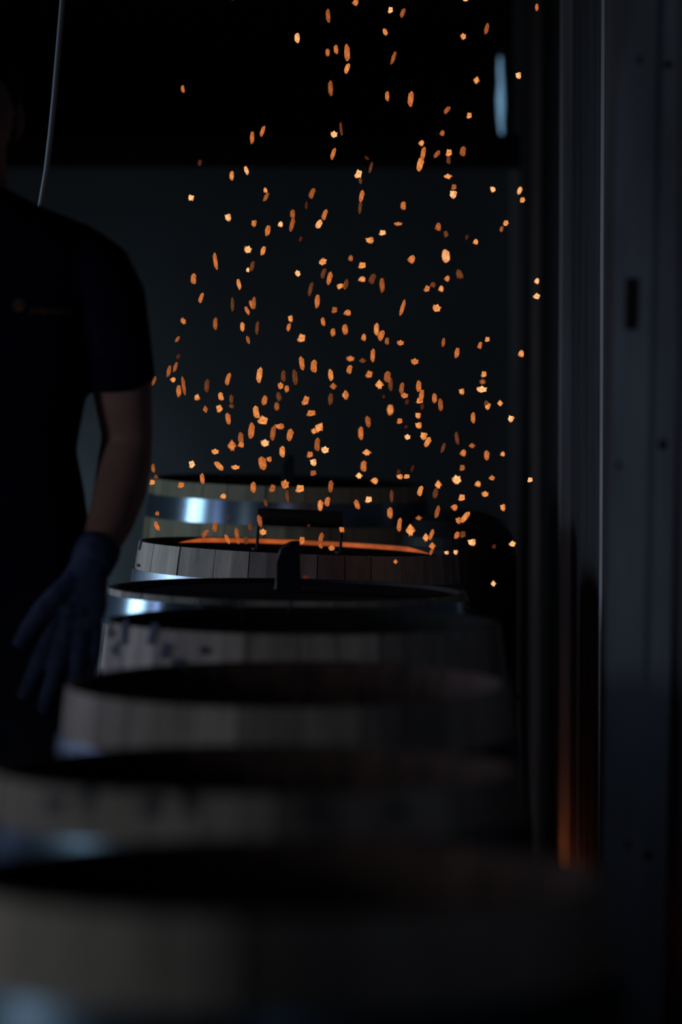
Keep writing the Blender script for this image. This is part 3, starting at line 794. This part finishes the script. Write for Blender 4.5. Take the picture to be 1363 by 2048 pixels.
(0.058,6.425,1.317,24.8,9.4,3,2,"bright orange slender spark upright just under the shirt emblem's height, leftmost such"),
(0.018,6.642,1.308,10.8,14.2,0,2,'orange flattened spark level with the sleeve hem'),
(0.039,6.389,1.308,8.8,13.7,0,4,'dim rust flattened spark level with the sleeve hem'),
(0.132,6.276,1.308,12.4,13.4,0,2,'orange stubby spark level with the sleeve hem, second such from left'),
(-0.070,6.284,1.305,24.8,10.8,-8,2,'orange slender spark leaning left level with the sleeve hem, rightmost such'),
(-0.049,6.338,1.299,24.4,13.0,0,2,'bright orange oblong spark upright level with the sleeve hem, rightmost such'),
(-0.305,6.479,1.295,20.8,7.2,18,3,'orange slender spark leaning right level with the sleeve hem, third such from left'),
(0.015,6.290,1.294,16.7,10.8,12,2,'orange oblong spark leaning right level with the sleeve hem'),
(-0.313,6.398,1.289,23.3,8.2,12,3,'orange slender spark leaning right level with the sleeve hem, second such from left'),
(0.053,6.616,1.279,14.7,13.6,15,2,'bright orange stubby spark level with the sleeve hem, second such from left'),
(0.247,6.080,1.289,11.5,10.4,0,1,'bright orange stubby spark level with the sleeve hem, rightmost such'),
(-0.018,6.171,1.286,21.1,9.5,-5,1,'bright orange slender spark upright level with the sleeve hem'),
(-0.148,6.377,1.282,28.7,11.5,8,1,'bright orange slender spark leaning right level with the sleeve hem'),
(-0.105,6.400,1.280,21.9,9.3,0,4,'dim rust slender spark upright level with the sleeve hem, second such from left'),
(0.084,6.376,1.279,21.8,13.7,0,3,'orange oblong spark upright level with the sleeve hem, second such from left'),
(-0.082,6.275,1.280,28.2,10.2,-5,4,'dim rust slender spark upright level with the sleeve hem, third such from left'),
(-0.207,6.438,1.274,24.3,9.4,15,2,'orange slender spark leaning right level with the sleeve hem, rightmost such'),
(-0.304,6.382,1.274,10.4,10.9,30,1,'bright orange stubby spark level with the sleeve hem, leftmost such'),
(-0.333,6.262,1.274,17.4,7.0,22,3,'orange slender spark leaning right level with the sleeve hem, leftmost such'),
(0.270,6.700,1.263,9.8,10.3,0,3,'orange stubby spark level with the sleeve hem, rightmost such'),
(0.090,6.393,1.265,24.6,9.3,0,4,'dim rust slender spark upright level with the sleeve hem, rightmost such'),
(0.068,6.257,1.267,16.1,15.0,0,1,'bright orange stubby spark level with the sleeve hem, third such from left'),
(-0.283,6.325,1.264,33.9,7.6,-8,3,'orange slender spark leaning left level with the sleeve hem, leftmost such'),
(-0.108,6.306,1.264,14.0,10.3,0,2,'bright orange oblong spark upright level with the sleeve hem, leftmost such'),
(0.140,6.331,1.263,21.1,10.3,2,2,'orange oblong spark upright level with the sleeve hem, rightmost such'),
(-0.232,6.080,1.269,22.9,8.9,5,4,'dim rust slender spark upright level with the sleeve hem, leftmost such'),
(-0.014,6.267,1.264,11.8,12.9,0,3,'orange stubby spark level with the sleeve hem, leftmost such'),
(0.112,6.491,1.256,22.2,9.5,6,3,'orange slender spark upright level with the sleeve hem, rightmost such'),
(-0.095,6.165,1.262,13.2,9.0,0,2,'orange oblong spark upright level with the sleeve hem, leftmost such'),
(0.254,6.330,1.257,13.0,18.4,0,0,'pale yellow flattened spark level with the sleeve hem'),
(-0.299,6.483,1.251,23.6,10.0,0,2,'orange slender spark upright level with the sleeve hem, leftmost such'),
(0.222,6.468,1.250,12.2,11.6,0,1,'bright orange stubby spark level with the sleeve hem, fourth such from left'),
(0.008,6.564,1.241,16.3,11.8,0,1,"bright orange oblong spark upright just under the sleeve hem's height, leftmost such"),
(0.009,6.085,1.253,15.1,7.8,-5,2,"bright orange oblong spark upright just under the sleeve hem's height, second such from left"),
(0.144,6.287,1.247,24.2,9.7,8,2,"orange slender spark leaning right just under the sleeve hem's height"),
(0.114,6.289,1.247,10.8,12.9,0,2,"orange stubby spark just under the sleeve hem's height, rightmost such"),
(-0.220,6.433,1.242,16.0,10.5,-15,1,"bright orange oblong spark leaning left just under the sleeve hem's height, leftmost such"),
(-0.115,6.504,1.240,18.1,10.0,-10,4,"dim rust oblong spark leaning left just under the sleeve hem's height"),
(-0.249,6.080,1.249,9.9,12.0,80,1,"bright orange stubby spark just under the sleeve hem's height, leftmost such"),
(0.173,6.503,1.237,18.4,9.5,0,2,"orange oblong spark upright just under the sleeve hem's height, rightmost such"),
(-0.191,6.123,1.245,15.7,7.9,0,4,"dim rust oblong spark upright just under the sleeve hem's height"),
(-0.019,6.442,1.237,23.4,9.9,3,4,"dim rust slender spark upright just under the sleeve hem's height"),
(-0.133,6.116,1.243,17.3,10.0,12,2,"bright orange oblong spark leaning right just under the sleeve hem's height, leftmost such"),
(-0.064,6.366,1.236,19.6,13.6,15,2,"bright orange oblong spark leaning right just under the sleeve hem's height, rightmost such"),
(0.146,6.519,1.232,11.2,14.0,0,1,"bright orange stubby spark just under the sleeve hem's height, fifth such from left"),
(0.261,6.318,1.233,9.7,9.2,0,4,"dim rust stubby spark just under the sleeve hem's height"),
(0.288,6.369,1.231,10.9,10.4,0,1,"bright orange stubby spark just under the sleeve hem's height, rightmost such"),
(0.183,6.460,1.226,23.5,9.4,-3,3,"orange slender spark upright just under the sleeve hem's height, leftmost such"),
(-0.198,6.361,1.226,8.2,10.4,0,4,"dim rust flattened spark just under the sleeve hem's height"),
(0.264,6.327,1.227,13.5,11.9,20,1,"bright orange stubby spark just under the sleeve hem's height, sixth such from left"),
(-0.120,6.570,1.220,15.5,9.6,0,3,"orange oblong spark upright just under the sleeve hem's height, second such from left"),
(-0.225,6.497,1.218,14.5,12.8,-25,1,"bright orange stubby spark just under the sleeve hem's height, second such from left"),
(-0.243,6.296,1.222,12.9,9.2,-5,3,"orange oblong spark upright just under the sleeve hem's height, leftmost such"),
(0.094,6.700,1.210,21.2,13.2,0,1,"bright orange oblong spark upright just under the sleeve hem's height, rightmost such"),
(-0.149,6.168,1.221,23.8,11.6,-12,1,"bright orange oblong spark leaning left just under the sleeve hem's height, rightmost such"),
(-0.055,6.477,1.210,12.2,18.9,0,2,"orange flattened spark just under the sleeve hem's height"),
(0.138,6.300,1.211,11.9,11.9,15,1,"bright orange stubby spark just under the sleeve hem's height, fourth such from left"),
(0.239,6.360,1.205,20.2,9.3,0,2,"orange slender spark upright just under the sleeve hem's height, rightmost such"),
(-0.207,6.446,1.201,21.5,10.5,-8,2,"bright orange oblong spark leaning left just under the sleeve hem's height, second such from left"),
(0.308,6.373,1.203,13.1,12.6,30,0,"pale yellow stubby spark just under the sleeve hem's height"),
(-0.143,6.436,1.198,17.1,19.8,20,1,"bright orange stubby spark just under the sleeve hem's height, third such from left"),
(0.102,6.111,1.207,10.5,11.0,0,2,"orange stubby spark just under the sleeve hem's height, leftmost such"),
(0.047,6.114,1.206,19.6,10.5,-8,3,"orange oblong spark leaning left just under the sleeve hem's height"),
(0.142,6.432,1.189,12.7,13.8,0,1,'bright orange stubby spark level with the elbow, third such from left'),
(-0.108,6.196,1.195,10.6,19.1,0,2,'orange flattened spark level with the elbow, leftmost such'),
(-0.039,6.186,1.193,18.5,14.8,35,1,'bright orange stubby spark level with the elbow, second such from left'),
(-0.156,6.119,1.190,28.3,11.5,6,2,'orange slender spark upright level with the elbow, second such from left'),
(-0.050,6.530,1.175,11.2,9.5,0,1,'bright orange stubby spark level with the elbow, leftmost such'),
(-0.125,6.452,1.174,27.6,10.5,8,3,'orange slender spark leaning right level with the elbow'),
(0.037,6.561,1.170,24.7,10.7,0,2,'orange slender spark upright level with the elbow, rightmost such'),
(-0.090,6.199,1.180,21.8,12.7,12,2,'bright orange oblong spark leaning right level with the elbow, leftmost such'),
(0.149,6.340,1.173,15.2,14.7,25,1,'bright orange stubby spark level with the elbow, rightmost such'),
(0.117,6.169,1.177,10.6,10.0,0,0,'pale yellow stubby spark level with the elbow, rightmost such'),
(-0.184,6.455,1.165,22.1,10.5,0,3,'orange slender spark upright level with the elbow, leftmost such'),
(0.217,6.578,1.160,23.9,7.9,-8,4,'dim rust slender spark leaning left level with the elbow'),
(0.153,6.206,1.167,18.6,11.2,28,1,'bright orange oblong spark leaning right level with the elbow, rightmost such'),
(-0.142,6.574,1.151,14.6,14.6,0,0,'pale yellow stubby spark level with the elbow, leftmost such'),
(-0.044,6.488,1.152,26.4,11.1,2,3,'orange slender spark upright level with the elbow, third such from left'),
(-0.179,6.313,1.159,11.9,12.4,0,2,'orange stubby spark level with the elbow, rightmost such'),
(-0.189,6.080,1.165,18.2,14.6,0,2,'orange stubby spark level with the elbow, leftmost such'),
(0.244,6.551,1.147,9.0,12.3,0,3,'orange flattened spark level with the elbow, rightmost such'),
(0.184,6.326,1.152,20.3,7.0,18,4,'dim rust slender spark leaning right level with the elbow'),
(-0.028,6.250,1.151,13.9,13.4,0,0,'pale yellow stubby spark just above the rearmost barrel, rightmost such'),
(-0.107,6.400,1.142,20.6,11.5,0,1,'bright orange oblong spark upright just above the rearmost barrel, leftmost such'),
(-0.229,6.401,1.142,11.0,13.2,0,1,'bright orange stubby spark just above the rearmost barrel, leftmost such'),
(0.229,6.565,1.134,14.1,12.4,10,2,'bright orange stubby spark just above the rearmost barrel, second such from left'),
(0.045,6.187,1.149,11.1,15.9,0,1,'bright orange flattened spark just above the rearmost barrel, rightmost such'),
(0.300,6.510,1.134,10.0,9.5,0,1,'bright orange stubby spark just above the rearmost barrel, rightmost such'),
(-0.058,6.563,1.130,12.4,12.9,0,2,'orange stubby spark just above the rearmost barrel, second such from left'),
(0.272,6.558,1.129,18.0,11.2,0,2,'bright orange oblong spark upright just above the rearmost barrel, rightmost such'),
(-0.129,6.313,1.132,10.8,10.8,0,2,'orange stubby spark just above the rearmost barrel, leftmost such'),
(-0.049,6.228,1.130,13.9,13.3,0,0,'pale yellow stubby spark just above the rearmost barrel, second such from left'),
(-0.145,6.493,1.117,24.5,16.7,-10,2,'bright orange oblong spark leaning left just above the rearmost barrel, rightmost such'),
(-0.270,6.357,1.121,14.2,12.5,-20,0,'pale yellow stubby spark just above the rearmost barrel, leftmost such'),
(-0.221,6.359,1.118,21.2,10.9,-45,1,'bright orange oblong spark leaning left just above the rearmost barrel, leftmost such'),
(0.042,6.554,1.109,21.3,12.3,0,2,'orange oblong spark upright just above the rearmost barrel'),
(-0.189,6.300,1.118,9.2,15.1,0,1,'bright orange flattened spark just above the rearmost barrel, leftmost such'),
(0.210,6.080,1.127,11.5,10.4,0,3,'orange stubby spark just above the rearmost barrel, rightmost such'),
(-0.336,6.282,1.117,16.1,7.5,-5,3,'orange slender spark upright just above the rearmost barrel'),
(-0.048,6.080,1.118,9.9,12.0,-10,3,'orange stubby spark just above the rearmost barrel, third such from left'),
(0.033,6.463,1.095,11.1,12.7,0,0,"pale yellow stubby spark at the rearmost barrel's rim, leftmost such"),
(0.107,6.388,1.097,9.3,13.7,0,1,"bright orange flattened spark at the rearmost barrel's rim, leftmost such"),
(0.117,6.248,1.104,8.6,12.3,0,1,"bright orange flattened spark at the rearmost barrel's rim, rightmost such"),
(-0.334,6.339,1.099,8.7,9.2,0,4,"dim rust stubby spark at the rearmost barrel's rim"),
(0.278,6.465,1.091,10.0,11.6,30,2,"bright orange stubby spark at the rearmost barrel's rim, rightmost such"),
(-0.251,6.352,1.095,19.6,9.2,-5,2,"orange slender spark upright at the rearmost barrel's rim, leftmost such"),
(0.216,6.539,1.084,18.5,15.7,-20,0,"pale yellow stubby spark at the rearmost barrel's rim, third such from left"),
(0.341,6.331,1.094,9.8,10.8,0,0,"pale yellow stubby spark at the rearmost barrel's rim, rightmost such"),
(0.063,6.496,1.085,12.8,15.0,20,1,"bright orange stubby spark at the rearmost barrel's rim, fifth such from left"),
(-0.353,6.564,1.078,10.1,11.8,0,1,"bright orange stubby spark at the rearmost barrel's rim, leftmost such"),
(0.257,6.581,1.075,11.8,12.4,0,1,"bright orange stubby spark at the rearmost barrel's rim, eighth such from left"),
(-0.099,6.239,1.090,18.2,13.9,0,2,"orange stubby spark at the rearmost barrel's rim, rightmost such"),
(0.179,6.472,1.078,15.2,12.7,0,1,"bright orange stubby spark at the rearmost barrel's rim, sixth such from left"),
(-0.277,6.080,1.097,10.9,12.5,0,2,"bright orange stubby spark at the rearmost barrel's rim, second such from left"),
(-0.018,6.177,1.090,21.2,10.1,5,3,"orange slender spark upright at the rearmost barrel's rim, rightmost such"),
(-0.152,6.080,1.093,18.7,10.4,0,2,"bright orange oblong spark upright at the rearmost barrel's rim"),
(-0.127,6.500,1.070,16.1,12.2,12,3,"orange stubby spark at the rearmost barrel's rim, leftmost such"),
(-0.072,6.155,1.087,14.8,16.9,0,1,"bright orange stubby spark at the rearmost barrel's rim, fourth such from left"),
(0.143,6.338,1.074,20.1,10.3,15,1,"bright orange oblong spark leaning right at the rearmost barrel's rim"),
(0.165,6.132,1.080,18.4,9.5,12,4,"dim rust oblong spark leaning right at the rearmost barrel's rim"),
(0.250,6.082,1.081,10.9,11.5,0,1,"bright orange stubby spark at the rearmost barrel's rim, ninth such from left"),
(-0.205,6.124,1.076,10.0,12.1,0,1,"bright orange stubby spark at the rearmost barrel's rim, third such from left"),
(0.088,6.098,1.077,20.9,7.3,0,4,"dim rust slender spark upright at the rearmost barrel's rim, rightmost such"),
(-0.093,6.080,1.077,22.1,6.8,-5,4,"dim rust slender spark upright at the rearmost barrel's rim, leftmost such"),
(0.212,6.160,1.071,12.7,13.2,0,1,"bright orange stubby spark at the rearmost barrel's rim, seventh such from left"),
(0.048,6.097,1.071,12.0,13.1,0,0,"pale yellow stubby spark at the rearmost barrel's rim, second such from left"),
(-0.024,6.127,1.066,17.3,10.5,10,2,'orange oblong spark leaning right level with the lid grip'),
(-0.132,6.153,1.062,13.2,6.8,-10,4,'dim rust oblong spark leaning left level with the lid grip'),
(0.028,6.136,1.060,17.3,10.0,-18,2,'bright orange oblong spark leaning left level with the lid grip, rightmost such'),
(-0.036,6.113,1.060,18.8,10.5,3,1,'bright orange oblong spark upright level with the lid grip'),
(0.199,6.132,1.056,12.1,13.1,30,2,'bright orange stubby spark level with the lid grip, third such from left'),
(0.283,6.136,1.055,13.1,10.5,0,1,'bright orange stubby spark level with the lid grip, rightmost such'),
(0.169,6.158,1.046,23.2,8.4,15,3,'orange slender spark leaning right level with the lid grip'),
(0.085,6.091,1.048,19.3,11.0,0,2,'orange oblong spark upright level with the lid grip, rightmost such'),
(-0.321,6.136,1.045,8.9,8.4,0,3,'orange stubby spark level with the lid grip'),
(0.216,6.105,1.040,23.0,10.5,38,1,'bright orange slender spark leaning right level with the lid grip'),
(0.135,6.108,1.038,8.4,11.5,0,3,'orange flattened spark level with the lid grip, rightmost such'),
(0.206,6.157,1.031,12.7,11.1,0,2,'bright orange stubby spark level with the lid grip, fourth such from left'),
(-0.142,6.131,1.032,21.0,9.5,-10,3,'orange slender spark leaning left level with the lid grip'),
(0.102,6.136,1.025,25.7,8.9,6,2,'bright orange slender spark upright level with the lid grip'),
(-0.323,6.156,1.021,17.4,8.4,-22,2,'bright orange oblong spark leaning left level with the lid grip, leftmost such'),
(-0.222,6.171,1.019,18.5,9.5,5,3,'orange oblong spark upright level with the lid grip, leftmost such'),
(-0.159,6.124,1.022,14.4,6.8,0,4,'dim rust slender spark upright level with the lid grip'),
(0.001,6.141,1.016,9.5,12.1,50,2,'orange flattened spark level with the lid grip, leftmost such'),
(0.121,6.131,1.015,20.5,16.3,0,1,'bright orange stubby spark level with the lid grip, second such from left'),
(-0.136,6.131,1.012,12.1,12.1,0,1,'bright orange stubby spark level with the lid grip, leftmost such'),
(-0.238,6.149,1.009,17.1,8.4,38,3,'orange oblong spark leaning right at the glowing barrel rim, leftmost such'),
(-0.182,6.125,1.010,19.7,8.4,-5,3,'orange slender spark upright at the glowing barrel rim'),
(0.213,6.133,1.008,13.1,11.6,0,4,'dim rust stubby spark at the glowing barrel rim'),
(0.158,6.128,1.008,19.7,7.9,20,2,'orange slender spark leaning right at the glowing barrel rim'),
(0.204,6.174,1.004,14.8,9.5,22,2,'bright orange oblong spark leaning right at the glowing barrel rim'),
(-0.035,6.150,1.001,19.0,9.5,15,3,'orange oblong spark leaning right at the glowing barrel rim, second such from left'),
(0.149,6.168,1.000,14.3,11.6,0,1,'bright orange stubby spark at the glowing barrel rim, leftmost such'),
(-0.200,6.174,0.997,18.5,7.4,-25,2,'orange slender spark leaning left at the glowing barrel rim'),
(-0.068,6.106,0.999,14.6,11.5,0,2,'orange stubby spark at the glowing barrel rim, leftmost such'),
(-0.180,6.136,0.997,13.1,6.8,0,3,'orange oblong spark upright at the glowing barrel rim'),
(-0.167,6.174,0.995,14.5,8.5,0,4,'dim rust oblong spark upright at the glowing barrel rim'),
(0.230,6.164,0.992,13.2,16.4,0,0,'pale yellow stubby spark at the glowing barrel rim, second such from left'),
(0.298,6.094,0.994,11.0,12.0,30,0,'pale yellow stubby spark at the glowing barrel rim, rightmost such'),
(-0.035,6.092,0.991,10.0,9.3,0,3,'orange stubby spark at the glowing barrel rim, second such from left'),
(0.159,6.124,0.988,12.1,12.1,0,2,'bright orange stubby spark at the glowing barrel rim, rightmost such'),
(-0.016,6.087,0.987,10.4,10.9,0,2,'orange stubby spark at the glowing barrel rim, rightmost such'),
(0.157,6.104,0.979,11.4,6.4,25,3,'orange oblong spark leaning right at the glowing barrel rim, rightmost such'),
(0.199,6.087,0.980,8.5,9.3,20,0,'pale yellow stubby spark at the glowing barrel rim, leftmost such'),
(0.185,6.147,0.975,7.2,9.3,0,0,'pale yellow flattened spark at the glowing barrel rim'),
(0.095,6.120,0.961,7.9,7.9,0,2,'orange stubby spark below the glowing barrel rim'),
(0.265,6.100,0.924,10.0,9.3,0,0,'pale yellow stubby spark below the glowing barrel rim'),
]
FAINT_SPARKS = [
(0.148,6.408,1.224,13.7,7.1,0,4,''),
(0.114,6.080,1.241,11.7,7.3,10,4,''),
(-0.259,6.474,1.670,14.6,8.3,5,4,''),
(0.268,6.146,0.986,9.5,8.9,25,4,''),
(0.048,6.536,1.681,10.9,6.6,-50,4,''),
(-0.302,6.533,1.314,11.2,7.3,10,4,''),
(0.108,6.583,1.096,12.7,8.5,0,5,''),
(-0.059,5.900,0.951,6.9,12.4,0,5,''),
(0.230,6.443,1.533,11.0,6.6,10,4,''),
(-0.062,6.319,1.588,16.2,6.0,0,5,''),
(0.132,6.485,1.108,15.3,5.0,15,5,''),
(-0.197,6.129,1.038,7.9,5.8,0,4,''),
(-0.072,6.296,1.527,12.1,6.5,20,5,''),
(-0.203,6.623,1.980,2.5,5.0,0,2,''),
(0.117,6.322,1.190,6.5,6.0,0,5,''),
(-0.056,6.096,1.026,5.2,5.7,0,5,''),
(0.075,6.176,1.248,6.3,5.8,0,5,''),
]
HEAT = [((1.0, .53, .22), 1.5), ((1.0, .39, .11), 1.15), ((1.0, .32, .08), .85), ((1.0, .30, .075), .52), ((1.0, .33, .11), .20), ((1.0, .4, .2), .06)]
def heat_mat(c, s):
    m = bpy.data.materials.new('spark_heat'); m.use_nodes = True
    nt = m.node_tree; N = nt.nodes; L = nt.links; p = N['Principled BSDF']
    p.inputs['Base Color'].default_value = (0.01, 0.008, 0.007, 1); p.inputs['Roughness'].default_value = .9
    tc = N.new('ShaderNodeTexCoord'); ln = N.new('ShaderNodeVectorMath'); ln.operation = 'LENGTH'
    nz = N.new('ShaderNodeTexNoise'); nz.inputs['Scale'].default_value = 3.5
    L.new(tc.outputs['Object'], ln.inputs[0]); L.new(tc.outputs['Object'], nz.inputs['Vector'])
    ad = N.new('ShaderNodeMath'); ad.operation = 'MULTIPLY_ADD'; ad.inputs[1].default_value = .45
    L.new(nz.outputs['Fac'], ad.inputs[0]); L.new(ln.outputs['Value'], ad.inputs[2])
    rp = N.new('ShaderNodeValToRGB'); e = rp.color_ramp.elements
    e[0].position = .44; e[0].color = (c[0], c[1], c[2], 1)
    e[1].position = .84; e[1].color = (c[0] * .38, c[1] * .20, c[2] * .12, 1)
    L.new(ad.outputs[0], rp.inputs[0]); L.new(rp.outputs[0], p.inputs['Emission Color'])
    p.inputs['Emission Strength'].default_value = s
    return m
HM = [heat_mat(c, s) for c, s in HEAT]
def spark_mesh(seed, longish):
    rnd = random.Random(seed); bm = bmesh.new()
    bmesh.ops.create_icosphere(bm, subdivisions=2, radius=.5)
    for v in bm.verts:
        d = v.co.normalized()
        if longish:
            r = .5 * rnd.uniform(.82, 1.05)
            v.co = Vector((d.x * r, d.y * r, 0.5 * math.copysign(abs(d.z) ** .6, d.z) * rnd.uniform(.74, 1.12)))
        else:
            r = .40 * rnd.uniform(.75, 1.1)
            if rnd.random() < .3: r = .56 * rnd.uniform(.9, 1.12)
            v.co = d * r
    me = bpy.data.meshes.new('spark'); bm.to_mesh(me); bm.free()
    me.materials.append(HM[0])
    return me
SM = [[spark_mesh(20 + k, False) for k in range(5)], [spark_mesh(40 + k, True) for k in range(5)]]
rs = random.Random(5)
for (x, y, z, L_, W_, lean, heat, lab) in SPARKS:
    me = SM[1 if L_ / W_ > 1.45 else 0][rs.randrange(5)]
    o = bpy.data.objects.new('spark', me); COL.objects.link(o)
    o.location = (x, y, z); o.scale = (W_ / 1000, W_ / 1000, L_ / 1000)
    o.rotation_euler = (rs.uniform(-.1, .1), math.radians(lean), 0)
    o.material_slots[0].link = 'OBJECT'; o.material_slots[0].material = HM[heat]
    o['label'] = lab; o['category'] = 'spark'; o['group'] = 'sparks flying up from the fire'
bm = bmesh.new()
for (x, y, z, L_, W_, lean, heat, lab) in FAINT_SPARKS:
    b0 = len(bm.verts)
    r = bmesh.ops.create_icosphere(bm, subdivisions=1, radius=.5)
    Mx = Matrix.Translation((x, y, z)) @ Matrix.Rotation(math.radians(lean), 4, 'Y') @ Matrix.Diagonal((W_ / 1000, W_ / 1000, L_ / 1000, 1))
    for v in r['verts']: v.co = Mx @ (v.co * rs.uniform(.85, 1.1))
o = obj('faint_sparks', bm, HM[4])
o['label'] = 'a few tiny dim sparks scattered among the larger ones'; o['category'] = 'sparks'; o['kind'] = 'stuff'
